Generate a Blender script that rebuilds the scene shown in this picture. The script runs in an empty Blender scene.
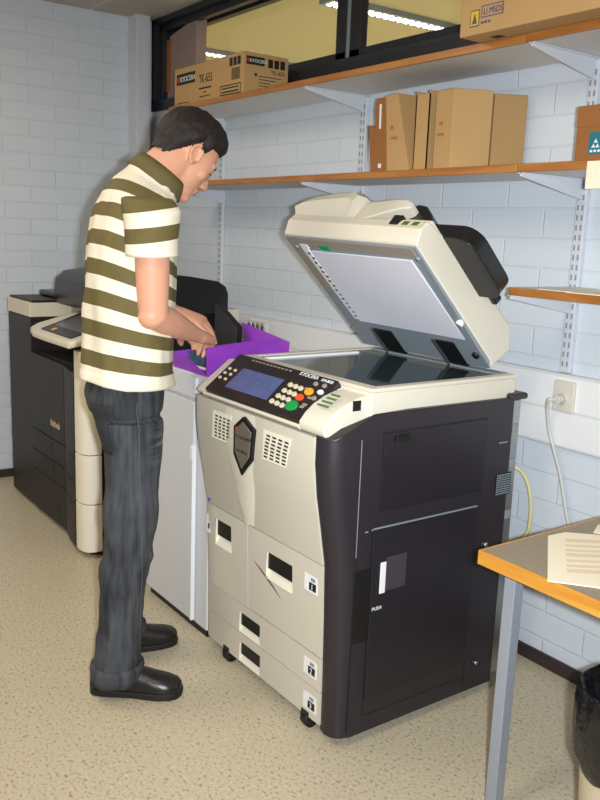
import bpy, bmesh, math, random
from mathutils import Vector, Matrix, noise, Quaternion
from mathutils.bvhtree import BVHTree
random.seed(4)
K = 0.9                     # metres per layout unit
C = bpy.context.scene.collection
sin, cos, pi = math.sin, math.cos, math.pi
V = Vector

# ------------------------------------------------------------------ materials
def lin(c):
    return tuple((x/12.92 if x <= .04045 else ((x+.055)/1.055)**2.4) for x in c)
def rgb(r, g, b): return lin((r/255, g/255, b/255)) + (1,)
def mat(name, col, rough=.5, metal=0, var=0, vscale=20, bump=0, bscale=60, spec=.5, coat=0, stretch=None):
    m = bpy.data.materials.new(name); m.use_nodes = True
    nt = m.node_tree; b = nt.nodes['Principled BSDF']
    b.inputs['Base Color'].default_value = col
    b.inputs['Roughness'].default_value = rough
    b.inputs['Metallic'].default_value = metal
    b.inputs['Specular IOR Level'].default_value = spec
    if coat: b.inputs['Coat Weight'].default_value = coat
    if var or bump:
        tc = nt.nodes.new('ShaderNodeTexCoord'); mp = nt.nodes.new('ShaderNodeMapping')
        nt.links.new(tc.outputs['Object'], mp.inputs[0])
        if stretch: mp.inputs['Scale'].default_value = stretch
    if var:
        n = nt.nodes.new('ShaderNodeTexNoise'); n.inputs['Scale'].default_value = vscale
        n.inputs['Detail'].default_value = 4
        nt.links.new(mp.outputs[0], n.inputs['Vector'])
        r = nt.nodes.new('ShaderNodeValToRGB')
        r.color_ramp.elements[0].position = .3; r.color_ramp.elements[1].position = .7
        r.color_ramp.elements[0].color = tuple(c*(1-var) for c in col[:3]) + (1,)
        r.color_ramp.elements[1].color = tuple(min(1, c*(1+var)) for c in col[:3]) + (1,)
        nt.links.new(n.outputs[0], r.inputs[0]); nt.links.new(r.outputs[0], b.inputs['Base Color'])
    if bump:
        n2 = nt.nodes.new('ShaderNodeTexNoise'); n2.inputs['Scale'].default_value = bscale
        nt.links.new(mp.outputs[0], n2.inputs['Vector'])
        bp = nt.nodes.new('ShaderNodeBump'); bp.inputs['Strength'].default_value = bump; bp.inputs['Distance'].default_value = .01
        nt.links.new(n2.outputs[0], bp.inputs['Height']); nt.links.new(bp.outputs[0], b.inputs['Normal'])
    return m
def emis(name, col, s):
    m = bpy.data.materials.new(name); m.use_nodes = True
    b = m.node_tree.nodes['Principled BSDF']
    b.inputs['Base Color'].default_value = col
    b.inputs['Emission Color'].default_value = col; b.inputs['Emission Strength'].default_value = s
    return m
def N(m): return m.node_tree.nodes
def L(m, a, b): m.node_tree.links.new(a, b)
def mth(m, op, a, b=None, c=None):
    n = N(m).new('ShaderNodeMath'); n.operation = op
    for i, x in enumerate((a, b, c)):
        if x is None: continue
        if isinstance(x, (int, float)): n.inputs[i].default_value = x
        else: L(m, x, n.inputs[i])
    return n.outputs[0]
def mixc(m, fac, a, b):
    n = N(m).new('ShaderNodeMix'); n.data_type = 'RGBA'
    L(m, fac, n.inputs['Factor'])
    for s, x in (('A', a), ('B', b)):
        i = [q for q in n.inputs if q.name == s and q.type == 'RGBA'][0]
        if isinstance(x, tuple): i.default_value = x
        else: L(m, x, i)
    return [q for q in n.outputs if q.type == 'RGBA'][0]

def brick_mat(name, axis, col, px, pz, bw=.34, rh=.104):
    """painted brickwork: running bond, rows .104 units, bricks .34 units; axis = horizontal axis used"""
    m = mat(name, col, .42)
    tc = N(m).new('ShaderNodeTexCoord'); sp = N(m).new('ShaderNodeSeparateXYZ'); L(m, tc.outputs['Object'], sp.inputs[0])
    cb = N(m).new('ShaderNodeCombineXYZ')
    h = mth(m, 'ADD', sp.outputs[axis], px*K); v = mth(m, 'ADD', sp.outputs[2], pz*K)
    L(m, h, cb.inputs[0]); L(m, v, cb.inputs[1])
    b = N(m).new('ShaderNodeTexBrick'); L(m, cb.outputs[0], b.inputs['Vector'])
    b.inputs['Scale'].default_value = 1; b.inputs['Brick Width'].default_value = bw*K; b.inputs['Row Height'].default_value = rh*K
    b.inputs['Mortar Size'].default_value = .0036; b.inputs['Mortar Smooth'].default_value = .45
    b.offset = .5
    c0 = tuple(x*.96 for x in col[:3]) + (1,)
    b.inputs['Color1'].default_value = col; b.inputs['Color2'].default_value = c0
    b.inputs['Mortar'].default_value = tuple(x*.97 for x in col[:3]) + (1,)
    P = N(m)['Principled BSDF']
    L(m, b.outputs['Color'], P.inputs['Base Color'])
    n = N(m).new('ShaderNodeTexNoise'); n.inputs['Scale'].default_value = 90; L(m, tc.outputs['Object'], n.inputs['Vector'])
    n3 = N(m).new('ShaderNodeTexNoise'); n3.inputs['Scale'].default_value = 7; L(m, tc.outputs['Object'], n3.inputs['Vector'])
    rowf = mth(m, 'ABSOLUTE', mth(m, 'SUBTRACT', mth(m, 'FRACT', mth(m, 'DIVIDE', v, rh*K)), .5))     # .5 at a bed joint
    upright = mth(m, 'MULTIPLY_ADD', mth(m, 'LESS_THAN', rowf, .43), 1.6, .7)
    hh = mth(m, 'MULTIPLY_ADD', n.outputs[0], .12, mth(m, 'MULTIPLY_ADD', n3.outputs[0], .5, mth(m, 'MULTIPLY', mth(m, 'MULTIPLY', b.outputs['Fac'], upright), -1)))
    bp = N(m).new('ShaderNodeBump'); bp.inputs['Strength'].default_value = .55; bp.inputs['Distance'].default_value = .006
    L(m, hh, bp.inputs['Height']); L(m, bp.outputs[0], P.inputs['Normal'])
    return m

def floor_mat():
    m = mat('beige linoleum', rgb(196, 184, 158), .38)
    tc = N(m).new('ShaderNodeTexCoord'); mp = N(m).new('ShaderNodeMapping'); L(m, tc.outputs['Object'], mp.inputs[0])
    mp.inputs['Scale'].default_value = (34, 44, 1); mp.inputs['Rotation'].default_value = (0, 0, .0)
    n = N(m).new('ShaderNodeTexNoise'); n.inputs['Scale'].default_value = 2.6; n.inputs['Detail'].default_value = 3; n.inputs['Distortion'].default_value = .3
    L(m, mp.outputs[0], n.inputs['Vector'])
    r = N(m).new('ShaderNodeValToRGB'); L(m, n.outputs[0], r.inputs[0])
    e = r.color_ramp.elements; e[0].position = .33; e[0].color = rgb(150, 134, 108); e[1].position = .44; e[1].color = rgb(196, 184, 158)
    x = r.color_ramp.elements.new(.62); x.color = rgb(200, 188, 163); y = r.color_ramp.elements.new(.75); y.color = rgb(216, 208, 188)
    n2 = N(m).new('ShaderNodeTexNoise'); n2.inputs['Scale'].default_value = 3; L(m, tc.outputs['Object'], n2.inputs['Vector'])
    f = mth(m, 'MULTIPLY', n2.outputs[0], .25)
    L(m, mixc(m, f, r.outputs[0], rgb(182, 168, 140)), N(m)['Principled BSDF'].inputs['Base Color'])
    return m

def wood_mat(name, c1, c2, stretch, rough=.35):
    m = mat(name, c1, rough)
    tc = N(m).new('ShaderNodeTexCoord'); mp = N(m).new('ShaderNodeMapping'); L(m, tc.outputs['Object'], mp.inputs[0]); mp.inputs['Scale'].default_value = stretch
    n = N(m).new('ShaderNodeTexNoise'); n.inputs['Scale'].default_value = 5; n.inputs['Detail'].default_value = 6; n.inputs['Distortion'].default_value = .8
    L(m, mp.outputs[0], n.inputs['Vector'])
    r = N(m).new('ShaderNodeValToRGB'); L(m, n.outputs[0], r.inputs[0])
    r.color_ramp.elements[0].position = .35; r.color_ramp.elements[0].color = c2
    r.color_ramp.elements[1].position = .65; r.color_ramp.elements[1].color = c1
    L(m, r.outputs[0], N(m)['Principled BSDF'].inputs['Base Color'])
    return m

WALLC = rgb(212, 219, 227)
M_floor = floor_mat()
M_wallR = brick_mat('painted brick shelf wall', 0, WALLC, 4.013+.34*8, -1.245+.104*12)
M_wallF = brick_mat('painted brick far wall', 1, WALLC, 1.402, .1385, .308, .0945)
M_plain = mat('plain wall paint', rgb(205, 205, 200), .6)
M_ceil = mat('ceiling board', rgb(188, 180, 168), .8, bump=.1, bscale=120)
M_base = mat('dark brown skirting', rgb(52, 42, 40), .45)
M_colw = mat('white painted casing', rgb(205, 208, 214), .45)
M_beyond = mat('warm yellow paint', rgb(202, 194, 160), .7)
M_cream = mat('cream copier plastic', rgb(204, 197, 181), .42, bump=.03, bscale=400)
M_cream2 = mat('lighter cream plastic', rgb(214, 206, 188), .4)
M_edge = mat('pale cream recess plastic', rgb(232, 224, 204), .45)
M_black = mat('black purple plastic', rgb(38, 33, 39), .42, bump=.05, bscale=500)
M_black2 = mat('smooth black plastic', rgb(22, 21, 24), .32)
M_blackd = mat('deep black', rgb(14, 13, 14), .5)
M_seam = mat('seam shadow gap', rgb(22, 20, 20), .7)
M_panel = mat('control panel black', rgb(36, 31, 33), .3)
M_lcd = mat('grey blue lcd', rgb(88, 98, 148), .25, var=.12, vscale=40)
M_btn = mat('beige key', rgb(216, 205, 172), .4)
M_orange = mat('orange key', rgb(246, 168, 36), .4)
M_red = mat('orange red key', rgb(232, 84, 36), .4)
M_green = mat('green key', rgb(20, 150, 70), .4)
M_white = mat('white plastic', rgb(232, 232, 232), .4)
M_ink = mat('white lettering', rgb(225, 225, 225), .5)
M_dink = mat('black print', rgb(28, 25, 22), .6)
M_rink = mat('red print', rgb(196, 52, 40), .6)
M_faint = mat('faint red print', rgb(172, 104, 70), .7)
M_gink = mat('green print', rgb(70, 110, 60), .6)
M_glass = mat('platen glass', rgb(44, 58, 60), .06, spec=.8)
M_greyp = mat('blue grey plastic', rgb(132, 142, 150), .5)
M_warmg = mat('warm grey plastic', rgb(150, 140, 128), .5)
M_pad = mat('white original mat', rgb(226, 226, 236), .6, var=.03, vscale=3)
M_metal = mat('brushed steel', rgb(170, 172, 172), .35, metal=.9)
M_legp = mat('grey painted steel', rgb(150, 156, 166), .45, metal=.2)
M_shelfW = mat('white melamine', rgb(214, 212, 208), .5)
M_wood = wood_mat('orange pine edge', rgb(180, 120, 58), rgb(154, 94, 40), (.6, 8, 8))
M_woodt = wood_mat('golden beech edge', rgb(206, 148, 62), rgb(188, 126, 44), (.6, 6, 6))
M_tabtop = mat('grey brown laminate', rgb(142, 130, 110), .55, var=.12, vscale=160)
M_card = mat('cardboard', rgb(186, 148, 96), .75, var=.04, vscale=5)
M_card2 = mat('dark brown cardboard', rgb(150, 96, 48), .75, var=.05, vscale=5)
M_card3 = mat('dull cardboard', rgb(168, 132, 84), .75, var=.05, vscale=5)
M_cardg = mat('grey violet cardboard', rgb(150, 128, 118), .75, var=.05, vscale=5)
M_paper = mat('cream paper', rgb(236, 224, 200), .8)
M_papers = mat('printed paper', rgb(222, 202, 172), .8)
M_purple = mat('purple card', rgb(150, 62, 190), .6, var=.05, vscale=20)
M_black_fr = mat('black window frame', rgb(34, 36, 42), .4)
M_winglass = bpy.data.materials.new('window glass'); M_winglass.use_nodes = True
nt = M_winglass.node_tree; nt.nodes.clear()
o_ = nt.nodes.new('ShaderNodeOutputMaterial'); mx = nt.nodes.new('ShaderNodeMixShader'); t_ = nt.nodes.new('ShaderNodeBsdfTransparent'); g_ = nt.nodes.new('ShaderNodeBsdfGlossy')
g_.inputs['Roughness'].default_value = .02; mx.inputs[0].default_value = .06
nt.links.new(t_.outputs[0], mx.inputs[1]); nt.links.new(g_.outputs[0], mx.inputs[2]); nt.links.new(mx.outputs[0], o_.inputs[0])
M_tube = emis('fluorescent louvre cells', (1, .98, .92, 1), 9)
M_cord = mat('yellowed cable', rgb(214, 204, 150), .5)
M_cordw = mat('grey white cable', rgb(196, 198, 190), .5)
M_bag = mat('black bin bag', rgb(20, 20, 22), .25, bump=.9, bscale=22)
M_bin = mat('cream bin plastic', rgb(204, 190, 160), .5)
M_blu = mat('printer brown black plastic', rgb(36, 30, 29), .45, spec=.3)
M_tan = mat('tan cream plastic', rgb(212, 190, 152), .5)
M_fin = mat('pale grey plastic', rgb(208, 208, 210), .45)
M_teal = mat('teal label', rgb(20, 110, 130), .5)

# ------------------------------------------------------------------ mesh builder
class MB:
    def __init__(s): s.v = []; s.f = []; s.m = []; s.sm = []
    def quadmesh(s, vs, fs, mi=0, smooth=False):
        o = len(s.v); s.v += [V(p) for p in vs]
        for f in fs: s.f.append([o+i for i in f]); s.m.append(mi); s.sm.append(smooth)
        return s
    def box(s, x0, x1, y0, y1, z0, z1, mi=0, xf=None):
        p = [(x, y, z) for x in (x0, x1) for y in (y0, y1) for z in (z0, z1)]
        if xf: p = [xf(V(q)) for q in p]
        return s.quadmesh(p, [(0,1,3,2),(4,6,7,5),(0,4,5,1),(2,3,7,6),(0,2,6,4),(1,5,7,3)], mi)
    def prism(s, poly, axis, a, b, mi=0, xf=None, smooth=False):
        def mk(p, t): return {0:(t,p[0],p[1]),1:(p[0],t,p[1]),2:(p[0],p[1],t)}[axis]
        n = len(poly); vs = [mk(p,a) for p in poly]+[mk(p,b) for p in poly]
        if xf: vs = [xf(V(q)) for q in vs]
        fs = [tuple(range(n))[::-1], tuple(range(n,2*n))] + [(i,(i+1)%n,n+(i+1)%n,n+i) for i in range(n)]
        return s.quadmesh(vs, fs, mi, smooth)
    def loft(s, rings, mi=0, caps=(True,True), smooth=True, closed=True):
        n = len(rings[0]); vs = [p for r in rings for p in r]; fs = []
        for k in range(len(rings)-1):
            for i in range(n if closed else n-1):
                j = (i+1)%n; fs.append((k*n+i, k*n+j, (k+1)*n+j, (k+1)*n+i))
        if caps[0]: fs.append(tuple(range(n))[::-1])
        if caps[1]: fs.append(tuple(range((len(rings)-1)*n, len(rings)*n)))
        return s.quadmesh(vs, fs, mi, smooth)
    def tube(s, pts, r, n=8, mi=0, caps=True):
        pts = [V(p) for p in pts]; rr = r if isinstance(r, (list, tuple)) else [r]*len(pts)
        ref = None; rings = []
        for i, p in enumerate(pts):
            t = (pts[min(i+1,len(pts)-1)]-pts[max(i-1,0)]).normalized()
            if ref is None: ref = t.orthogonal().normalized()
            u = (ref - t*ref.dot(t)).normalized(); w = t.cross(u); ref = u
            rings.append([p + (u*cos(2*pi*k/n)+w*sin(2*pi*k/n))*rr[i] for k in range(n)])
        return s.loft(rings, mi, (caps, caps))
    def ell(s, c, r, rot=None, mi=0, nu=20, nv=12):
        c = V(c); R = rot or Matrix.Identity(3); rings = []
        for j in range(1, nv):
            th = pi*j/nv
            rings.append([c + R @ V((r[0]*sin(th)*cos(2*pi*i/nu), r[1]*sin(th)*sin(2*pi*i/nu), -r[2]*cos(th))) for i in range(nu)])
        return s.loft(rings, mi)
    def cyl(s, c, axis, r, h, n=20, mi=0, r2=None):
        c = V(c); a = V(axis).normalized(); u = a.orthogonal().normalized(); w = a.cross(u); r2 = r if r2 is None else r2
        rings = [[c+a*d+(u*cos(2*pi*k/n)+w*sin(2*pi*k/n))*q for k in range(n)] for d, q in ((0,r),(h,r2))]
        return s.loft(rings, mi)
    def xform(s, fn): s.v = [fn(p) for p in s.v]; return s
    def build(s, name, mats, parent=None, bevel=0, seg=2, origin=None, sub=0, solid=0, autos=40, noisy=0):
        if not isinstance(mats, (list, tuple)): mats = [mats]
        if noisy:
            s.v = [p + noise.noise_vector(p*9)*noisy for p in s.v]
        lo = [min(p[i] for p in s.v) for i in range(3)]; hi = [max(p[i] for p in s.v) for i in range(3)]
        o = V(origin) if origin is not None else V(((lo[0]+hi[0])/2, (lo[1]+hi[1])/2, lo[2]))
        me = bpy.data.meshes.new(name); me.from_pydata([tuple((p-o)*K) for p in s.v], [], s.f)
        for m in mats: me.materials.append(m)
        for p, mi, sm in zip(me.polygons, s.m, s.sm): p.material_index = mi; p.use_smooth = sm
        bm = bmesh.new(); bm.from_mesh(me); bmesh.ops.recalc_face_normals(bm, faces=bm.faces); bm.to_mesh(me); bm.free()
        me.update()
        ob = bpy.data.objects.new(name, me); C.objects.link(ob)
        ob.location = o*K
        if parent is not None:
            ob.parent = parent; ob.location = o*K - wloc(parent)
        if solid:
            md = ob.modifiers.new('thickness', 'SOLIDIFY'); md.thickness = solid*K; md.offset = 0
        if bevel:
            md = ob.modifiers.new('bevel', 'BEVEL'); md.width = bevel*K; md.segments = seg; md.limit_method = 'ANGLE'; md.angle_limit = math.radians(autos)
            for p in me.polygons: p.use_smooth = True
            md.harden_normals = True
        if sub:
            md = ob.modifiers.new('sub', 'SUBSURF'); md.levels = sub; md.render_levels = sub
            for p in me.polygons: p.use_smooth = True
        return ob
def wloc(o):
    p = V((0,0,0))
    while o is not None: p += o.location; o = o.parent
    return p
def tag(o, label=None, cat=None, group=None, kind=None):
    if label: o['label'] = label
    if cat: o['category'] = cat
    if group: o['group'] = group
    if kind: o['kind'] = kind
    return o
def thing(name, label, cat, loc, group=None):
    o = bpy.data.objects.new(name, None); C.objects.link(o); o.location = V(loc)*K; o.empty_display_size = .05
    return tag(o, label, cat, group)
def text(name, s, size, org, xd, yd, m, parent, ext=.0006, align='LEFT', widen=1):
    cu = bpy.data.curves.new(name, 'FONT'); cu.body = s; cu.size = 1; cu.align_x = align; cu.extrude = .01
    ob = bpy.data.objects.new(name+'_tmp', cu); C.objects.link(ob)
    dg = bpy.context.evaluated_depsgraph_get(); me = bpy.data.meshes.new_from_object(ob.evaluated_get(dg))
    C.objects.unlink(ob); bpy.data.objects.remove(ob)
    xd = V(xd).normalized(); yd = V(yd).normalized(); zd = xd.cross(yd); org = V(org)
    b = MB(); vs = [org + xd*v.co.x*size*widen + yd*v.co.y*size + zd*(v.co.z*.05) for v in me.vertices]
    b.quadmesh(vs, [tuple(p.vertices) for p in me.polygons]); bpy.data.meshes.remove(me)
    return b.build(name, m, parent)
def apply_mods(ob, name=None):
    dg = bpy.context.evaluated_depsgraph_get(); dg.update()
    me = bpy.data.meshes.new_from_object(ob.evaluated_get(dg)); old = ob.data
    ob.modifiers.clear(); ob.data = me; bpy.data.meshes.remove(old); return ob
def remesh(ob, vox, smooth=4, fac=.5):
    md = ob.modifiers.new('r', 'REMESH'); md.mode = 'VOXEL'; md.voxel_size = vox*K; md.use_smooth_shade = True
    if smooth:
        s = ob.modifiers.new('s', 'SMOOTH'); s.factor = fac; s.iterations = smooth
    return apply_mods(ob)

# ------------------------------------------------------------------ room shell
WX, WY, CZ = -5.10, 2.46, 2.79
S_ = dict(kind='structure')
O0 = (0, 0, 0)
tag(MB().box(-5.2, 1.3, -1.6, 2.7, -.1, 0).build('floor', M_floor, origin=O0), **S_)
tag(MB().box(-5.2, 1.3, -1.6, 2.46, CZ, CZ+.1).build('ceiling', M_ceil, origin=O0), **S_)
wx0, wx1, wz0, wz1 = -5.07, -1.30, 2.25, 2.785
b = MB(); b.box(-5.2, 1.3, WY, WY+.16, 0, wz0); b.box(-5.2, wx0, WY, WY+.16, wz0, CZ); b.box(wx1, 1.3, WY, WY+.16, wz0, CZ); b.box(wx0, wx1, WY, WY+.16, wz1, CZ)
tag(b.build('wall_right', M_wallR, origin=O0), **S_)
tag(MB().box(WX-.1, WX, -1.6, WY, 0, CZ).build('wall_far', M_wallF, origin=O0), **S_)
tag(MB().box(WX, 1.3, -1.7, -1.6, 0, CZ).build('wall_left', M_plain, origin=O0), **S_)
tag(MB().box(1.3, 1.4, -1.6, WY, 0, CZ).build('wall_near', M_plain, origin=O0), **S_)
b = MB(); b.box(WX, WX+.11, 2.30, 2.395, 0, CZ); b.box(WX+.11, WX+.115, 2.31, 2.385, 0, CZ)
tag(b.build('trim_1', M_colw, bevel=.004), **S_)
tag(MB().box(WX, 1.3, WY-.014, WY, 0, .052).build('baseboard_right', M_base, bevel=.003), **S_)
tag(MB().box(WX, WX+.014, -1.6, 2.30, 0, .05).build('baseboard_far', M_base, bevel=.003), **S_)
# ceiling board joint seen top left
tag(MB().box(-5.1, 1.3, 2.05, 2.058, CZ-.003, CZ).build('trim_2', M_plain), **S_)

# interior window above the shelf
win = tag(MB().box(wx0, wx1, WY-.02, WY, wz0, wz0+.045).build('window_1', M_black_fr), **S_)
b = MB(); yg = WY+.16
b.box(wx0, wx0+.045, WY-.02, WY+.17, wz0, wz1); b.box(wx1-.045, wx1, WY-.02, WY+.17, wz0, wz1)
b.box(wx0, wx1, WY-.02, WY+.17, wz0, wz0+.06); b.box(wx0, wx1, WY-.02, WY+.17, wz1-.03, wz1)
b.box(wx0+.045, wx1, WY+.02, WY+.06, wz1-.07, wz1-.03)
b.box(wx0+.045, wx0+.075, WY+.02, WY+.05, wz0, wz1); b.box(wx0+.045, wx0+.065, WY+.08, WY+.11, wz0, wz1)
b.build('window_frame', M_black_fr, win, bevel=.003)
for nm, xa, xb in (('sash', wx0+.045, -3.31), ('sash', -3.28, wx1-.045)):
    b = MB(); w = .075
    b.box(xa, xa+w, yg-.035, yg+.01, wz0+.05, wz1-.03); b.box(xb-w, xb, yg-.035, yg+.01, wz0+.05, wz1-.03)
    b.box(xa, xb, yg-.035, yg+.01, wz0+.05, wz0+.135); b.box(xa, xb, yg-.035, yg+.01, wz1-.06, wz1-.02)
    sh = b.build(nm, M_black_fr, win, bevel=.003)
    MB().box(xa+w-.01, xb-w+.01, yg-.016, yg-.010, wz0+.12, wz1-.05).build('pane', M_winglass, sh)
MB().box(-3.312, -3.278, yg-.03, yg-.02, wz0+.06, wz1-.03).build('mullion', M_greyp, win)
# the room behind the glass
tag(MB().box(-9.5, 2, WY+.16, 6.2, CZ, CZ+.1).build('ceiling_beyond', M_beyond), **S_)
tag(MB().box(-9.5, 2, 6.2, 6.3, 0, CZ).build('wall_beyond', M_beyond), **S_)
tag(MB().box(-9.6, -9.5, WY+.16, 6.2, 0, CZ).build('wall_beyond_far', M_beyond), **S_)
tag(MB().box(2, 2.1, WY+.16, 6.2, 0, CZ).build('wall_beyond_near', M_beyond), **S_)
tag(MB().box(-9.5, 2, 2.7, 6.2, -.1, 0).build('floor_beyond', M_beyond), **S_)
for x, lab in ((-3.9, 'slim ceiling lamp with a row of bright louvre cells behind the right window pane'), (-5.58, 'slim ceiling lamp with bright louvre cells behind the window, above the printed carton')):
    t = thing('ceiling_lamp', lab, 'ceiling light', (x, 3.5, CZ-.03), 'louvred ceiling lamps beyond the window')
    MB().box(x-.06, x+.06, 2.9, 3.95, CZ-.03, CZ-.001).build('housing', M_greyp, t)
    b = MB()
    for k in range(20):
        y = 2.93+k*.051
        b.box(x-.035, x+.035, y, y+.024, CZ-.034, CZ-.029)
    b.build('louvre', M_tube, t)

# ------------------------------------------------------------------ wall shelving
SF, SB = 2.12, 2.445
def shelf(x0, x1, zt, lab):
    t = thing('wall_shelf', lab, 'shelf', ((x0+x1)/2, SF, zt-.024), 'white wall shelf boards with wooden front edges')
    MB().box(x0, x1, SF+.012, SB, zt-.024, zt).build('board', M_shelfW, t)
    t_ = tag(MB().box(x0, x1, SF, SF+.012, zt-.025, zt+.0005).build('edge_band', M_wood, t, bevel=.002), 'orange wooden edge band')
    return t
shelf(-4.20, -1.832, 2.162, 'long top shelf board under the interior window carrying the printed toner carton')
shelf(-1.829, -.55, 2.162, 'short top shelf board at the right end below the big overhanging carton')
shelf(-4.20, -1.822, 1.780, 'long middle shelf board carrying the row of brown cardboard file boxes')
mid_r = shelf(-1.819, -.55, 1.780, 'short middle shelf board at right carrying the carton with the teal label')
shelf(-1.812, -.55, 1.400, 'lowest shelf board at right edge with loose papers on it')
for x, lab in ((-1.808, 'white slotted wall rail at right above the plugged socket'), (-2.975, 'white slotted wall rail left of the brown file boxes'), (-4.19, 'white slotted wall rail behind the man and black printer')):
    t = thing('shelf_rail', lab, 'shelf rail', (x, WY-.01, 1.10), 'white slotted shelf rails on the brick wall')
    MB().box(x-.02, x+.02, WY-.022, WY-.001, 1.105, 2.13).build('rail', M_colw, t, bevel=.003)
    b = MB()
    for k in range(30):
        z = 1.125+k*.033
        b.box(x-.012, x-.006, WY-.0235, WY-.021, z, z+.018); b.box(x+.006, x+.012, WY-.0235, WY-.021, z, z+.018)
    tag(b.build('slots', M_greyp, t), 'grey slots')
def bracket(x, zt, lab):
    t = thing('shelf_bracket', lab, 'shelf bracket', (x, WY-.02, zt-.1), 'white tapered shelf brackets')
    b = MB(); b.prism([(SF+.005, zt), (WY-.022, zt), (WY-.022, zt-.068), (SF+.005, zt-.012)], 0, x-.004, x+.004)
    b.build('web', M_colw, t, bevel=.0015)
    MB().prism([(x-.012, SF+.005), (x+.012, SF+.005), (x+.014, WY-.022), (x-.014, WY-.022)], 2, zt-.004, zt-.0002).build('flange', M_colw, t)
bracket(-1.808, 2.137, 'white bracket under the top shelf at the joint of its boards')
bracket(-2.975, 2.137, 'white bracket under the top shelf left of the brown file boxes')
bracket(-4.17, 2.137, 'white bracket under the left end of the top shelf behind the man')
bracket(-1.808, 1.755, 'white bracket under the middle shelf right of the raised scanner lid')
bracket(-2.975, 1.755, 'white bracket under the middle shelf above the scanner lid')
bracket(-4.17, 1.755, 'white bracket under the middle shelf beside the man\'s face')
bracket(-1.808, 1.375, 'white bracket under the lowest shelf above the plugged socket')

# cable trunking with sockets
t = thing('cable_trunking', 'white cable trunking running along the brick wall at worktop height', 'cable trunking', (-2.5, WY-.03, .836))
MB().box(-5.0, 1.3, WY-.03, WY-.001, .84, 1.10).build('channel', mat('trunking white', rgb(214, 214, 212), .4), t, bevel=.004)
MB().box(-5.0, 1.3, WY-.0325, WY-.029, .848, .966).build('cover', M_white, t, bevel=.002)
MB().box(-5.0, 1.3, WY-.0325, WY-.029, .974, 1.09).build('cover', M_white, t, bevel=.002)
M_sock = mat('ivory socket plastic', rgb(212, 204, 190), .45)
def socket(x0, x1, z0, z1, lab, n):
    t = thing('wall_socket', lab, 'socket', ((x0+x1)/2, WY-.035, z0))
    MB().box(x0, x1, WY-.046, WY-.03, z0, z1).build('plate', M_sock, t, bevel=.004)
    for k in range(n):
        for j in range(2 if n > 1 else 1):
            cx = x0+(x1-x0)*(k+.5)/n; cz = z0+(z1-z0)*((.3, .72)[j] if n > 1 else .42)
            b = MB(); b.cyl((cx, WY-.0465, cz), (0, -1, 0), .021, .003, 20); s_ = b.build('outlet', M_sock, t)
            MB().cyl((cx, WY-.0493, cz), (0, -1, 0), .015, .002, 18).build('recess', M_greyp, s_)
            b = MB(); b.cyl((cx-.006, WY-.0508, cz), (0, -1, 0), .0032, .001, 8); b.cyl((cx+.006, WY-.0508, cz), (0, -1, 0), .0032, .001, 8)
            b.build('pin_hole', M_blackd, s_)
    return t
socket(-3.83, -3.66, .985, 1.075, 'ivory wall socket block with four outlets behind the purple box', 4)
MB().box(-3.655, -3.625, WY-.045, WY-.03, .98, 1.082).build('end_cover', M_white, None) if False else None
socket(-1.827, -1.742, .972, 1.078, 'ivory wall socket at right with a plug and cable in it', 1)
t = thing('power_cord', 'grey cable with plug hanging from the right wall socket to the floor', 'cable', (-1.78, WY-.08, .05))
MB().cyl((-1.785, WY-.052, 1.0165), (0, -1, 0), .016, .03, 16).build('plug', M_cordw, t, bevel=.003)
def spline(pts, n=8):
    P = [V(p) for p in pts]; P = [P[0]*2-P[1]]+P+[P[-1]*2-P[-2]]; out = []
    for i in range(1, len(P)-2):
        for k in range(n):
            t_ = k/n; a, b_, c, d = P[i-1], P[i], P[i+1], P[i+2]
            out.append(.5*((2*b_)+(c-a)*t_+(2*a-5*b_+4*c-d)*t_**2+(3*b_-a-3*c+d)*t_**3))
    out.append(P[-2]); return out
MB().tube(spline([(-1.787, WY-.082, 1.0165), (-1.80, WY-.10, 1.015), (-1.818, WY-.08, .98), (-1.822, WY-.055, .90), (-1.80, WY-.05, .84), (-1.765, WY-.04, .74), (-1.728, WY-.03, .60), (-1.67, WY-.03, .48), (-1.5, WY-.03, .42), (-1.2, WY-.03, .40), (-.95, WY-.03, .25), (-.9, WY-.04, .01)]), .0065, 8).build('cable', M_cordw, t)
b = MB().tube(spline([(-2.06, WY-.20, .72), (-2.02, WY-.10, .735), (-1.965, WY-.04, .725), (-1.925, WY-.025, .69), (-1.90, WY-.02, .62), (-1.893, WY-.02, .54), (-1.905, WY-.02, .48), (-1.97, WY-.025, .43), (-2.08, WY-.06, .38), (-2.15, WY-.08, .2), (-2.2, WY-.09, .012)]), .0075, 8)
tag(b.build('cable', M_cord), 'yellowed cable looping out from behind the copier down the wall', 'cable')

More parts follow.
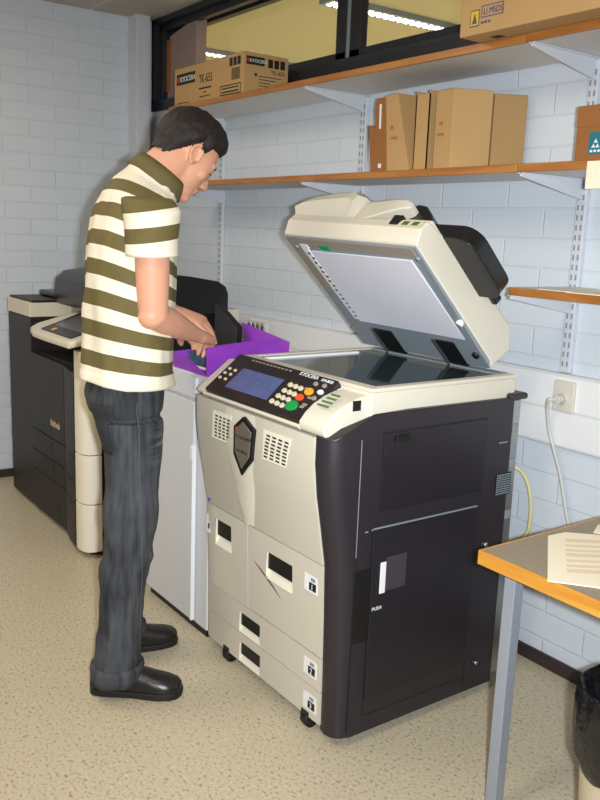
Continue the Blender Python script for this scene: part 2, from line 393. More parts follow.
# ------------------------------------------------------------------ copier
XR, XL, YB = -1.78, -2.582, 2.16
cop = thing('photocopier', 'big cream and black photocopier with its scanner lid propped open beside the man', 'photocopier', (-2.18, 1.8, 0))
MB().box(XL+.01, -1.87, 1.53, YB, .045, 1.0).build('body', M_cream, cop, bevel=.006)
def yfront(z):
    pts = [(.0, 1.474), (.3, 1.470), (.58, 1.459), (.70, 1.438), (.80, 1.419), (.90, 1.408), (.985, 1.409)]
    for (a, p), (c, q) in zip(pts, pts[1:]):
        if z <= c: return p+(q-p)*max(0, (z-a)/(c-a))
    return pts[-1][1]
def front_panel(x0, x1, z0, z1, hole=None, name='drawer', m=M_cream, roundL=False):
    """curved front panel, solid, optional handle recess hole=(hx0,hx1,hz0,hz1)"""
    xs = [x0, x1]; zs = [z0+(z1-z0)*i/8 for i in range(9)]
    if roundL: xs = [x0, x0+.008, x0+.03, x1]
    if hole: xs += [hole[0], hole[1]]; zs += [hole[2], hole[3]]
    xs = sorted(set(xs)); zs = sorted(set(zs)); bm = MB()
    vs = []; fs = []
    def yy(x, z):
        y = yfront(z)
        if roundL: y += .012*max(0, 1-(x-x0)/.03)**2
        return y
    nx, nz = len(xs), len(zs)
    for z in zs:
        for x in xs: vs.append((x, yy(x, z), z))
    off = len(vs)
    for z in zs:
        for x in xs: vs.append((x, 1.535, z))
    def inh(i, j):
        if not hole: return False
        cx = (xs[i]+xs[i+1])/2; cz = (zs[j]+zs[j+1])/2
        return hole[0] < cx < hole[1] and hole[2] < cz < hole[3]
    for j in range(nz-1):
        for i in range(nx-1):
            a = j*nx+i
            if not inh(i, j): fs.append((a, a+1, a+1+nx, a+nx))
    for i in range(nx-1):
        fs.append((i, off+i, off+i+1, i+1)); a = (nz-1)*nx+i; fs.append((a, a+1, off+a+1, off+a))
    for j in range(nz-1):
        a = j*nx; fs.append((a, a+nx, off+a+nx, off+a)); a = j*nx+nx-1; fs.append((a, off+a, off+a+nx, a+nx))
    bm.quadmesh(vs, fs, 0, True)
    ob = bm.build(name, m, cop); ob.data.set_sharp_from_angle(angle=math.radians(35))
    if hole:
        hx0, hx1, hz0, hz1 = hole; y0 = yfront((hz0+hz1)/2); d = .030; zm = hz0+(hz1-hz0)*.48
        b = MB()
        b.quadmesh([(hx0, y0, hz0), (hx0, y0, hz1), (hx0, y0+d, hz1), (hx0, y0+d, zm)], [(0,1,2,3)])
        b.quadmesh([(hx1, y0, hz0), (hx1, y0, hz1), (hx1, y0+d, hz1), (hx1, y0+d, zm)], [(0,1,2,3)])
        b.quadmesh([(hx0, y0, hz0), (hx1, y0, hz0), (hx1, y0+d, zm), (hx0, y0+d, zm)], [(0,1,2,3)])
        b.quadmesh([(hx0, y0, hz1), (hx1, y0, hz1), (hx1, y0+d, hz1), (hx0, y0+d, hz1)], [(0,1,2,3)])
        b.build('handle_recess', M_edge, ob)
        tag(MB().box(hx0+.002, hx1, y0+.006, y0+.012, zm-.012, hz1).build('grip', M_blackd, ob, bevel=.0015), 'black grip')
    return ob
XB = -1.866
ud = front_panel(XL, XB, .577, .975, name='front_door', roundL=True)
dl = front_panel(XL, -2.289, .268, .573, (-2.503, -2.395, .432, .530), roundL=True)
dr = front_panel(-2.284, XB, .272, .573, (-2.172, -2.022, .424, .518))
d3 = front_panel(XL, XB, .157, .266, (-2.342, -2.210, .160, .234), roundL=True)
d4 = front_panel(XL, XB, .045, .153, (-2.340, -2.206, .048, .123), roundL=True)
MB().box(XL+.012, XB-.01, 1.49, 1.53, .05, .97).build('chassis', M_seam, cop)
# raised tapering rib under the badge
b = MB(); rings = []
for z, xa, xb, h in ((.972, -2.37, -2.15, 0), (.93, -2.365, -2.16, .002), (.84, -2.365, -2.18, .005), (.72, -2.35, -2.205, .008), (.60, -2.32, -2.235, .008), (.579, -2.315, -2.24, .008)):
    y = yfront(z); rings.append([(xa, y+.001, z), (xa+.02, y-h, z), (xb-.03, y-h, z), (xb, y+.001, z)])
b.xform(lambda p: V((p.x*.975 if p.z > .9 else p.x*(1-.025*(p.z-.57)/.33), p.y, p.z))).loft(rings, closed=False, caps=(False, False)) if False else b.loft(rings, closed=False, caps=(False, False))
b.build('rib', M_cream2, ud)
# shield badge
def onfront(x, z, d):
    k = yfront(z)/1.47; zz = 1.55+(z-1.55)*k
    return V((x*k, yfront(zz)-d, zz))
shield = [(-2.33, .938), (-2.262, .905), (-2.268, .80), (-2.325, .735), (-2.383, .80), (-2.388, .895)]
def shp(sc, d0, d1, m, name, parent):
    cx, cz = -2.325, .855
    p = [(cx+(x-cx)*sc, cz+(z-cz)*sc) for x, z in shield]; b = MB(); n = len(p)
    vs = [onfront(x, z, d0) for x, z in p]+[onfront(x, z, d1) for x, z in p]
    b.quadmesh(vs, [tuple(range(n)), tuple(range(n, 2*n))]+[(i,(i+1)%n,n+(i+1)%n,n+i) for i in range(n)])
    return b.build(name, m, parent, bevel=.002)
bd = shp(1, 0, .012, M_blackd, 'badge', ud)
shp(.80, .009, .0135, M_metal, 'badge_rim', bd)
shp(.76, .009, .0142, mat('olive grey badge face', rgb(104, 98, 84), .3), 'badge_face', bd)
text('badge_lettering', 'KYOCERA', .021, onfront(-2.366, .862, .0148), (1, 0, 0), (0, .17, 1), M_dink, bd)
text('badge_lettering', 'KM-8030', .018, onfront(-2.360, .815, .0148), (1, 0, 0), (0, .17, 1), M_dink, bd)
text('badge_mark', 'K', .020, onfront(-2.371, .884, .0148), (1, 0, 0), (0, .17, 1), M_rink, bd)
# slotted speaker grilles
for xa, xb, lean in ((-2.533, -2.425, .006), (-2.205, -2.068, -.02)):
    b = MB(); b.quadmesh([onfront(xa-.012, .918, .002), onfront(xb+.006, .92, .002), onfront(xb+.004+lean, .822, .002), onfront(xa-.012, .82, .002)], [(0,1,2,3)])
    g = b.build('grille', M_edge, ud, solid=.002)
    b = MB()
    for r in range(7):
        for c in range(4):
            x = xa+(xb-xa)*(c+.15)/4+lean*r/7*.5; z = .905-r*.0118
            p0 = onfront(x, z, .0032); w = (xb-xa)/4*.62
            b.quadmesh([p0, p0+V((w, 0, 0)), p0+V((w, .0009, -.006)), p0+V((0, .0009, -.006))], [(0,1,2,3)])
    b.build('slots', M_blackd, g)
# paper level labels
for nm, x0, z0, z1, par in (('1', -1.955, .475, .525, dr), ('2', -1.953, .195, .243, d3), ('3', -1.950, .077, .126, d4)):
    y = yfront(z0); q = MB().box(x0, x0+.066, y-.002, y+.002, z0-.006, z1).build('paper_gauge', M_white, par)
    MB().box(x0+.026, x0+.06, y-.0035, y-.001, z0+.002, z0+.026).build('number_plate', M_blackd, q)
    text('drawer_number', nm, .024, (x0+.036, y-.0042, z0+.006), (1,0,0), (0,0,1), M_ink, q)
    MB().box(x0+.034, x0+.055, y-.0035, y-.001, z0+.032, z0+.042).build('level_window', M_greyp, q)
q = MB().box(-2.572, -2.545, 1.462, 1.47, .46, .527).build('paper_gauge', M_white, dl)
MB().box(-2.556, -2.546, 1.4605, 1.464, .475, .495).build('number_plate', M_blackd, q)
MB().cyl(onfront(-2.56, .583, .0), (0, -1, 0), .007, .004, 14).build('indicator', mat('blue marker', rgb(40, 90, 190), .4), ud)
# scratch on the right drawer
b = MB(); 
pts = [(-2.256, .452), (-2.215, .437), (-2.17, .418), (-2.13, .40), (-2.092, .379)]
vs = []
for i, (x, z) in enumerate(pts):
    w = (.001, .004, .006, .004, .001)[i]; vs += [onfront(x, z+w, .0006), onfront(x, z-w, .0006)]
b.quadmesh(vs, [(2*i, 2*i+2, 2*i+3, 2*i+1) for i in range(4)]).build('scuff_mark', mat('brown scuff', rgb(120, 92, 74), .7), dr)
# casters
for x, y in ((-1.94, 1.492), (-2.43, 1.492), (-1.95, 2.08), (-2.42, 2.08)):
    b = MB(); b.cyl((x-.015, y, .026), (1, 0, 0), .026, .03, 20); b.box(x-.02, x+.02, y-.02, y+.03, .03, .06); b.build('caster', M_blackd, cop)
# black side cover: lofted from the floor up, rounded front corner
def side_ring(z, top=False):
    yf = yfront(min(z, .985)); pr = [(XB+.002, yf+.004), (-1.835, yf-.004), (-1.808, yf+.004), (-1.792, yf+.020), (XR, yf+.05), (XR, 1.56), (XR, YB), (XB, YB), (XB, 1.56)]
    out = []
    for x, y in pr:
        zz = z
        if top: zz = .983+.059*max(0, min(1, (y-1.44)/.11))**.7
        out.append((x, y, zz))
    return out
rings = [side_ring(z) for z in (.03, .04, .2, .4, .58, .7, .8, .9, .96)] + [side_ring(.985, True)]
sd = MB().loft(rings).build('side_cover', M_black, cop, bevel=.004, autos=50); 
tag(sd, 'black side cover')
MB().quadmesh([(-1.794, 1.478, .12), (-1.7935, 1.4775, .965), (-1.7905, 1.481, .965), (-1.7905, 1.481, .12)], [(0,1,2,3)]).build('seam', M_seam, sd) if False else None
def sidebox(name, y0, y1, z0, z1, d, m, par, bev=.0015, din=.004):
    return MB().box(XR-din, XR+d, y0, y1, z0, z1).build(name, m, par, bevel=bev)
def frame(name, y0, y1, z0, z1, w, d, m, par):
    b = MB()
    for a in ((y0, y1, z1, z1+w), (y0, y1, z0-w, z0), (y0-w, y0, z0-w, z1+w), (y1, y1+w, z0-w, z1+w)): b.box(XR-.003, XR+d, *a)
    return b.build(name, m, par)
M_black3 = mat('side door plastic', rgb(32, 28, 34), .36, bump=.04, bscale=500)
frame('panel_gap', 1.598, 2.031, .747, .986, .003, .0008, M_seam, sd)
u = sidebox('upper_panel', 1.599, 2.03, .748, .985, .003, M_black3, sd)
MB().box(XR, XR+.010, 1.640, 1.697, .952, .974).build('latch', M_blackd, u, bevel=.002)
frame('panel_gap', 1.574, 2.017, .150, .697, .003, .0008, M_seam, sd)
dd = sidebox('side_door', 1.575, 2.016, .151, .696, .006, M_black3, sd, bev=.003)
tag(dd, 'large black side door')
tag(MB().box(XR, XR+.007, 1.577, 2.014, .6965, .6995).build('lit_door_edge', M_greyp, dd), 'thin grey strip painted as a glint on the door top')  # pale strip stands in for light catching the top edge of the door
tag(MB().box(XR-.001, XR+.002, 1.5125, 1.5148, .62, .975).build('cover_edge_glint', M_greyp, sd), 'thin grey strip painted as a glint on the door top')  # glint along the front corner seam, painted as a pale line
# recessed door pull
b = MB(); y0, y1, z0, z1 = 1.60, 1.712, .492, .60; x = XR+.0065
b.box(x-.001, x+.001, y0+.03, y1, z0, z1); p = b.build('pull_recess', mat('worn pull', rgb(62, 56, 64), .5), dd)
MB().box(x, x+.004, y0+.006, y0+.028, z0-.004, z1-.012).build('pull_lever', M_white, dd, bevel=.003)
sidebox('hinge_strip', 1.513, 1.572, .345, .572, .005, M_blackd, sd)
MB().box(XR, XR+.0008, 1.40, 1.575, .580, .583).build('seam', M_seam, sd) if False else None
b = MB(); b.box(XR-.002, XR+.0009, 1.512, 1.5155, .05, .985); b.box(XR-.002, XR+.0009, 1.572, 1.575, .09, .15); b.box(XR-.002, XR+.0009, 1.575, 2.02, .088, .091); b.box(XR-.002, XR+.0009, 2.018, 2.021, .06, .15)
b.build('seam', M_seam, sd)
text('door_label', 'PUSH', .016, (XR+.0068, 1.582, .437), (0, 1, 0), (0, 0, 1), M_ink, dd)
b = MB(); b.box(XR, XR+.0015, 2.098, 2.172, .715, .792); g = b.build('vent', M_black2, sd)
b = MB()
for k in range(9):
    for j in range(9): b.box(XR+.001, XR+.0022, 2.102+k*.0077, 2.107+k*.0077, .719+j*.008, .7235+j*.008)
b.build('vent_grid', M_greyp, g)
for y, z, r in ((2.066, .555, .014), (2.072, .492, .014), (2.066, .129, .012)):
    k = MB().cyl((XR-.002, y, z), (1, 0, 0), r, .006, 18).build('knob_recess', M_blackd, sd)
    MB().cyl((XR+.003, y, z+.002), (1, 0, 0), r*.55, .010, 14).build('screw', M_metal, k)
b = MB(); b.box(XR, XR+.001, 1.545, 1.556, .690, .694); b.box(XR, XR+.001, 1.570, 1.578, .692, .697); b.box(XR, XR+.001, 2.10, 2.14, .895, .899); b.build('marking', M_greyp, sd)
# rear steel plate and black cap
tag(MB().box(-1.86, -1.795, YB, YB+.05, .05, 1.03).build('rear_plate', M_metal, cop, bevel=.003), 'steel rear plate')
b = MB()
for z in (.92, .80, .62, .45): MB().box(-1.797, -1.790, YB+.015, YB+.04, z, z+.03).build('rear_hinge', M_greyp, cop, bevel=.002)
MB().box(-1.90, XR+.004, YB-.02, YB+.062, 1.034, 1.056).build('rear_cap', M_black, cop, bevel=.008)
# hood and control panel
hood = [(1.412, .982), (1.402, .995), (1.404, 1.012), (1.424, 1.036), (1.452, 1.058), (1.49, 1.077), (1.53, 1.090), (1.565, 1.094), (1.565, .982)]
hd = MB().prism(hood, 0, -1.938, -1.815).build('hood', M_cream2, cop, bevel=.006, seg=3, autos=50)
low = [(1.412, .982), (1.402, .990), (1.405, .998), (1.43, 1.002), (1.545, 1.092), (1.565, 1.094), (1.565, .982)]
MB().prism(low, 0, -2.512, -1.938).build('hood', M_cream2, cop, bevel=.003)
MB().prism([(1.425, .982), (1.412, .990), (1.415, 1.000), (1.44, 1.02), (1.54, 1.094), (1.565, 1.094), (1.565, .982)], 0, XL+.012, -2.512).build('hood', M_cream2, cop, bevel=.006, seg=3, autos=50)
MB().box(XL+.01, -1.83, 1.43, 1.5, .973, .984).build('hood_gap', M_seam, cop)
MB().box(-1.817, -1.8125, 1.503, 1.532, 1.052, 1.082).build('port_cover', M_blackd, hd, bevel=.001)
P0 = V((-2.50, 1.41, 1.012)); EX = V((1, 0, -.007)); EY = V((0, .14, .110)); EN = EX.cross(EY).normalized()
def pan(s, t, h=0): return P0+EX*s+EY*t+EN*h
b = MB(); c_ = [(-.003, -.02), (.02, -.06), (.565, -.04), (.588, .0), (.556, 1.0), (-.003, 1.0)]
n = len(c_); vs = [pan(s, t, -.03) for s, t in c_]+[pan(s, t, .0) for s, t in c_]
b.quadmesh(vs, [tuple(range(n)), tuple(range(n, 2*n))]+[(i,(i+1)%n,n+(i+1)%n,n+i) for i in range(n)])
cp = b.build('control_panel', M_panel, cop, bevel=.006, seg=3); tag(cp, 'black tilted control panel')
def pbox(name, pts, h, m, parent, bev=.001):
    b = MB(); n = len(pts); vs = [pan(s, t, -.002) for s, t in pts]+[pan(s, t, h) for s, t in pts]
    b.quadmesh(vs, [tuple(range(n)), tuple(range(n, 2*n))]+[(i,(i+1)%n,n+(i+1)%n,n+i) for i in range(n)])
    return b.build(name, m, parent, bevel=bev)
tag(pbox('screen', [(.094, .68), (.334, .69), (.342, .17), (.092, .15)], .0012, M_lcd, cp, 0), 'blue grey touch screen')
def key(s, t, rs, rt, m, h=.005, name='button'):
    pts = [(s+rs*cos(a), t+rt*sin(a)/.178*1.0) for a in [2*pi*k/14 for k in range(14)]]
    return pbox(name, pts, h, m, cp, .001)
for s, t in [(.384,.622),(.412,.621),(.441,.612),(.382,.471),(.411,.466),(.438,.458),(.379,.327),(.407,.318),(.436,.315),(.374,.182),(.404,.174),(.433,.166)]: key(s, t, .0105, .009, M_btn)
tag(key(.487, .596, .018, .014, M_orange), 'orange button'); tag(key(.472, .43, .017, .013, M_red), 'red button'); tag(key(.473, .223, .026, .020, M_green), 'green start button')
key(.534, .653, .013, .009, M_ink)
for s, t in ((.484, .79), (.526, .80), (.532, .50)): key(s, t, .009, .008, M_warmg)
for s, t in ((.025,.58),(.022,.457),(.021,.322),(.062,.575),(.059,.455),(.057,.32)): key(s, t, .008, .006, M_btn, .003)
EYn = EY.normalized()
text('lettering', 'KYOCERA', .021, pan(.375, .885, .001), EX, EYn, M_ink, cp)
text('lettering', 'KM-8030', .015, pan(.49, .885, .001), EX, EYn, M_ink, cp)
text('lettering', 'copier  document box  program', .013, pan(.10, .88, .001), EX, EYn, M_warmg, cp) if False else None
b = MB()
for k in range(11):
    s0 = .095+k*.022
    b.quadmesh([pan(s0, .895, .0012), pan(s0+.015, .895, .0012), pan(s0+.015, .93, .0012), pan(s0, .93, .0012)], [(0,1,2,3)])
for s, t in ((.502,.46),(.508,.30),(.505,.24),(.455,.62)): b.quadmesh([pan(s, t, .0012), pan(s+.022, t, .0012), pan(s+.022, t+.05, .0012), pan(s, t+.05, .0012)], [(0,1,2,3)])
b.build('key_captions', M_warmg, cp)
# green sticker lines on hood shoulder
hb = MB()
for k in range(4):
    y = 1.438+k*.013
    z = 1.058+k*.0092+.0035
    hb.quadmesh([(-1.90+k*.004, y, z), (-1.845, y, z), (-1.845, y+.006, z+.0045), (-1.90+k*.004, y+.006, z+.0045)], [(0,1,2,3)])
hb.build('sticker', M_gink, hd)
# platen
pl = MB(); pz = 1.115
pl.box(-2.505, -1.80, 1.56, 2.18, 1.03, pz-.012)
pt = pl.build('platen_frame', M_cream2, cop, bevel=.004)
b = MB(); gx0, gx1, gy0, gy1 = -2.478, -1.832, 1.600, 2.13
b.box(-2.505, -1.80, 1.56, gy0, pz-.012, pz); b.box(-2.505, gx0, gy0, 2.18, pz-.012, pz); b.box(gx1, -1.80, gy0, 2.18, pz-.012, pz)
b.build('bezel', M_cream2, pt, bevel=.002)
MB().box(gx0, gx1, gy1, 2.18, pz-.012, pz+.001).build('rear_strip', M_greyp, pt, bevel=.002)
MB().box(gx0, gx1, gy0, gy1, pz-.010, pz-.003).build('glass', M_glass, pt)
MB().box(-2.425, -2.405, gy0, gy1-.12, pz-.004, pz+.003).build('separator_bar', M_white, pt, bevel=.001)
# hinged lid in (x, u, v): u from hinge to the front, v away from the glass
TH = math.radians(45); HY, HZ = 2.137, 1.133
def lid(p):
    x, u_, v_ = p; u_ = u_*(1+.045*(-1.85-x)/.66); return V((x, HY-u_*cos(TH)+v_*sin(TH), HZ+u_*sin(TH)+v_*cos(TH)))
LX0, LX1 = -2.525, -1.858
ld = MB().prism([(.012, -.012), (.03, .002), (.549, .002), (.566, .038), (.572, .046), (.566, .085), (.387, .125), (.048, .139), (-.01, .088)], 0, LX0, LX1, xf=lid).build('scanner_lid', M_cream2, cop, bevel=.006, seg=2)
MB().prism([(.008, -.013), (.543, -.004), (.543, .004), (.03, .004)], 0, LX0+.012, LX1-.006, xf=lid).build('lid_underside', M_greyp, ld)
MB().box(LX0+.014, LX0+.075, .135, .541, -.008, -.002, xf=lid).build('lid_margin', M_warmg, ld)
MB().box(LX0+.014, LX1-.02, .503, .541, -.0085, -.002, xf=lid).build('lid_margin', M_warmg, ld)
pd = MB().quadmesh([lid(q) for q in ((-2.409,.487,-.012),(-1.908,.492,-.012),(-1.898,.14,-.012),(-2.428,.143,-.012),(-2.409,.487,-.006),(-1.908,.492,-.006),(-1.898,.14,-.006),(-2.428,.143,-.006))], [(0,1,2,3),(4,5,6,7),(0,1,5,4),(1,2,6,5),(2,3,7,6),(3,0,4,7)]).build('original_mat', M_pad, ld)
tag(pd, 'white pad under the lid')
b = MB().box(-2.452, -2.422, .15, .50, -.011, -.004, xf=lid); sg = b.build('scan_strip', M_white, ld)
b = MB()
for k in range(15): b.box(-2.436+(k%2)*.006, -2.424+(k%2)*.004, .165+k*.022, .172+k*.022, -.0125, -.010, xf=lid)
b.build('strip_marks', M_blackd, sg)
MB().box(-2.45, -2.41, .500, .516, -.0115, -.004, xf=lid).build('strip_end', M_white, ld)
tag(MB().box(-2.34, -2.29, .500, .518, -.012, -.003, xf=lid).build('release_lever', mat('green lever', rgb(20, 150, 90), .4), ld), 'small green lever')
for xa, xb in ((-2.375, -2.275), (-2.052, -1.965)):
    h = MB().box(xa, xb, -.005, .115, -.016, -.005, xf=lid).build('lid_hinge', M_blackd, ld, bevel=.003)
    MB().box(xa-.012, xa, -.01, .12, -.02, -.004, xf=lid).build('hinge_arm', M_metal, h)
for x, u_ in ((-1.868, .225), (-1.89, .07)):
    MB().cyl(lid((x, u_, -.004)), V((0, -sin(TH), -cos(TH))), .013, .016, 16).build('lid_stop', M_blackd if u_ < .1 else M_white, ld)
MB().cyl(lid((-2.478, .502, -.004)), V((0, -sin(TH), -cos(TH))), .008, .01, 12).build('lid_stop', M_greyp, ld)
MB().cyl(lid((-1.872, .502, -.004)), V((0, -sin(TH), -cos(TH))), .008, .01, 12).build('lid_stop', M_greyp, ld)
# document feeder housing at left, rising to a ridge
prof = [(.562, .07), (.574, .11), (.590, .14), (.585, .17), (.555, .192), (.50, .207), (.40, .212), (.10, .21), (.03, .17), (.03, .10)]
def feeder_ring(x, k, du=0): return [lid((x, .30+(u_-.30)*(1+.0*k)+du, .075+(v_-.075)*k)) for u_, v_ in prof]
fd = MB().loft([feeder_ring(-2.523, .40, -.004), feeder_ring(-2.49, .62), feeder_ring(-2.44, .82), feeder_ring(-2.36, .98), feeder_ring(-2.275, 1.10), feeder_ring(-2.262, 1.10), feeder_ring(-2.235, .95)], smooth=True).build('feeder_housing', M_cream, ld, autos=30)
fd.data.set_sharp_from_angle(angle=math.radians(30))
MB().box(-2.24, -2.165, .06, .50, .09, .205, xf=lid).build('feeder_step', M_cream, ld, bevel=.006)
MB().box(-2.215, -2.185, .485, .503, .18, .19, xf=lid).build('feeder_notch', M_blackd, ld)
it = MB().loft([[lid(q) for q in ((x, .06, a), (x, u1, a), (x, u1, c), (x, .06, c))] for x, a, c, u1 in ((-2.245, .092, .178, .545), (-2.16, .10, .180, .552), (-2.09, .126, .186, .556), (-2.04, .150, .190, .552), (-2.02, .165, .186, .54))], smooth=False).build('input_tray', M_cream, ld, bevel=.006)
MB().box(-2.235, -1.99, .05, .548, .075, .092, xf=lid).build('exit_slot', M_blackd, ld)
MB().box(-2.06, -1.86, .40, .556, .074, .100, xf=lid).build('feeder_base', M_cream2, ld, bevel=.004)
MB().box(-2.01, -1.972, .53, .5735, .058, .098, xf=lid).build('tray_lip', M_blackd, ld, bevel=.003)
b = MB().quadmesh([lid(q) for q in ((-1.965, .5722, .052), (-1.875, .5722, .052), (-1.875, .5678, .083), (-1.965, .5678, .083))], [(0,1,2,3)]); lb = b.build('instruction_label', mat('pale yellow label', rgb(220, 212, 176), .6), ld)
b = MB(); 
for k in range(2): b.quadmesh([lid(q) for q in ((-1.955+k*.042, .5722, .058), (-1.928+k*.042, .5722, .058), (-1.928+k*.042, .5685, .078), (-1.955+k*.042, .5685, .078))], [(0,1,2,3)])
b.build('label_print', M_gink, lb)
# black output tray: arched fin and wide rounded tray
b = MB(); arch = [(-2.08, .10), (-2.075, .19), (-2.05, .222), (-2.01, .215), (-1.97, .185), (-1.92, .14), (-1.88, .10)]
b.prism([(x, v_) for x, v_ in arch], 1, .36, .505, xf=lid); b.build('output_guide', M_black2, ld, bevel=.008, seg=3)
def rr(x0, x1, u0, u1, r, n=6, corners=(1,1,1,1)):
    out = []
    for (cx, cu, a0, on) in ((x1-r, u1-r, 0, corners[0]), (x0+r, u1-r, 90, corners[1]), (x0+r, u0+r, 180, corners[2]), (x1-r, u0+r, 270, corners[3])):
        if not on: out.append((cx+r*(1 if a0 in (0, 270) else -1), cu+r*(1 if a0 in (0, 90) else -1))); continue
        for k in range(n+1): a = math.radians(a0+90*k/n); out.append((cx+r*cos(a), cu+r*sin(a)))
    return out
outer = rr(-2.0, -1.752, .235, .492, .06, corners=(1, 0, 0, 1)); inner = rr(-1.99, -1.764, .247, .48, .05, corners=(1, 0, 0, 1))
b = MB(); n = len(outer)
def tr(p, v_): return lid((p[0], p[1], v_))
vs = [tr(p, .095) for p in outer]+[tr(p, .150) for p in outer]+[tr(p, .150) for p in inner]+[tr(p, .105) for p in inner]
fs = [tuple(range(n)), tuple(range(3*n, 4*n))]
for a in range(3): fs += [(a*n+i, a*n+(i+1)%n, (a+1)*n+(i+1)%n, (a+1)*n+i) for i in range(n)]
b.quadmesh(vs, fs).build('output_tray', M_black2, ld, bevel=.003)
MB().box(LX1-.012, LX1+.018, .17, .385, .122, .155, xf=lid).build('tray_latch', M_black2, ld, bevel=.005)
MB().box(LX1-.03, LX1-.002, .375, .41, .115, .142, xf=lid).build('tray_mount', M_cream2, ld, bevel=.005)

# ------------------------------------------------------------------ pale finisher cabinet between copier and printer
fin = thing('office_cabinet', 'pale grey machine cabinet between the copier and the black printer, in front of the man', 'office machine', (-2.86, 1.8, 0))
MB().box(-3.13, -2.615, 1.495, 2.15, .03, 1.016).build('body', M_fin, fin, bevel=.008)
MB().box(-3.12, -2.63, 1.505, 2.14, .0, .032).build('plinth', M_blackd, fin)
dr_ = MB().box(-3.13, -2.706, 1.478, 1.4945, .045, .916).build('door', M_fin, fin, bevel=.004)
MB().box(-2.712, -2.704, 1.474, 1.49, .045, .75).build('lit_door_edge', M_white, dr_, bevel=.002)  # whiter strip: light on the door's right edge put into the colour
MB().box(-2.725, -2.702, 1.472, 1.49, .69, .745).build('handle', M_white, dr_, bevel=.003)
MB().box(-3.13, -2.70, 1.482, 1.4955, .925, 1.008).build('top_panel', M_fin, fin, bevel=.006)
# open purple card box
t = thing('purple_box', 'open purple card box with flared sides on the pale cabinet under the man\'s hands', 'box', (-2.8, 1.68, 1.016))
q = MB()
z0 = 1.018
q.quadmesh([(-2.915, 1.51, z0), (-2.66, 1.51, z0), (-2.66, 1.86, z0), (-2.915, 1.86, z0)], [(0,1,2,3)])
q.build('base', M_purple, t, solid=.004)
MB().quadmesh([(-2.915, 1.505, z0), (-2.66, 1.505, z0), (-2.785, 1.49, 1.073), (-2.93, 1.49, 1.075)], [(0,1,2,3)]).build('front_flap', M_purple, t, solid=.004)
MB().quadmesh([(-2.66, 1.505, z0), (-2.66, 1.86, z0), (-2.612, 1.795, 1.146), (-2.605, 1.468, 1.131)], [(0,1,2,3)]).build('side_flap', M_purple, t, solid=.004)
MB().quadmesh([(-2.915, 1.862, z0), (-2.66, 1.862, z0), (-2.66, 1.868, 1.128), (-3.02, 1.875, 1.165)], [(0,1,2,3)]).build('back_flap', M_purple, t, solid=.004)
MB().quadmesh([(-2.915, 1.51, z0), (-2.915, 1.86, z0), (-2.917, 1.86, 1.10), (-2.917, 1.5, 1.075)], [(0,1,2,3)]).build('side_flap', M_purple, t, solid=.004)
M_cover = mat('printed booklet cover', rgb(58, 86, 104), .4)
vn = N(M_cover).new('ShaderNodeTexNoise'); vn.inputs['Scale'].default_value = 18; rmp = N(M_cover).new('ShaderNodeValToRGB'); L(M_cover, vn.outputs[0], rmp.inputs[0])
e = rmp.color_ramp.elements; e[0].position = .4; e[0].color = rgb(24, 56, 82); e[1].position = .6; e[1].color = rgb(84, 124, 140)
x_ = rmp.color_ramp.elements.new(.68); x_.color = rgb(150, 90, 96); L(M_cover, rmp.outputs[0], N(M_cover)['Principled BSDF'].inputs['Base Color'])
M_cover2 = mat('dark booklet cover', rgb(44, 62, 84), .4, var=.4, vscale=22)
for k, (dx, dy, an, lab) in enumerate(((0, 0, .0, 'printed booklet with pale page edges lying lowest in the purple box'), (-.02, .0, .05, 'teal and blue printed booklet on top in the purple box under the man\'s hands'))):
    t = thing('booklet', lab, 'booklet', (-2.8, 1.66, 1.0205+k*.014), 'booklets in the purple box')
    R = Matrix.Rotation(an, 3, 'Z'); ce = V((-2.787+dx*.4, 1.68+dy, 0))
    def bx(a, hz0, hz1): return MB().box(-.105-a, .105+a, -.125-a, .125+a, hz0, hz1, xf=lambda p: R @ p + ce)
    bx(-.003, 1.0205+k*.014, 1.0315+k*.044).build('pages', (M_paper, M_cover)[k], t); bx(0, 1.0316+k*.044, 1.0340+k*.044).build('cover', (M_cover2, M_cover)[k], t)
# black slab leaning behind the box
b = MB().prism([(-3.125, 1.018), (-2.945, 1.018), (-2.945, 1.158), (-3.05, 1.208), (-3.125, 1.235)], 1, 1.80, 1.83)
b = b.build('paper_tray', M_black2, None, bevel=.003); tag(b, 'black plastic tray with a slanted corner standing on the pale cabinet behind the purple box', 'tray')

# ------------------------------------------------------------------ black printer at far left
pr = thing('office_printer', 'dark brown-black office printer with cream trim standing in the far corner behind the man', 'printer', (-4.2, 1.8, 0))
MB().box(-4.815, -4.435, 1.44, 2.15, .02, 1.05).build('side_unit', M_blu, pr, bevel=.006)
MB().box(-4.815, -4.432, 1.436, 2.15, 1.052, 1.130).build('cream_band', mat('cream band plastic', rgb(214, 204, 184), .45), pr, bevel=.006)
MB().box(-4.81, -4.43, 1.45, 2.15, 1.130, 1.142).build('side_unit_top', M_blu, pr, bevel=.004)
MB().box(-4.77, -4.48, 1.60, 1.9, 1.142, 1.175).build('offset_tray', M_black2, pr, bevel=.012)
MB().box(-4.434, -3.60, 1.47, 2.15, .03, .875).build('body', M_blu, pr, bevel=.004)
MB().box(-4.434, -3.62, 1.68, 2.15, .87, 1.13).build('scanner_unit', M_blu, pr, bevel=.006)
MB().box(-4.434, -3.60, 1.66, 2.16, 1.06, 1.128).build('scanner_band', M_cream, pr, bevel=.006)
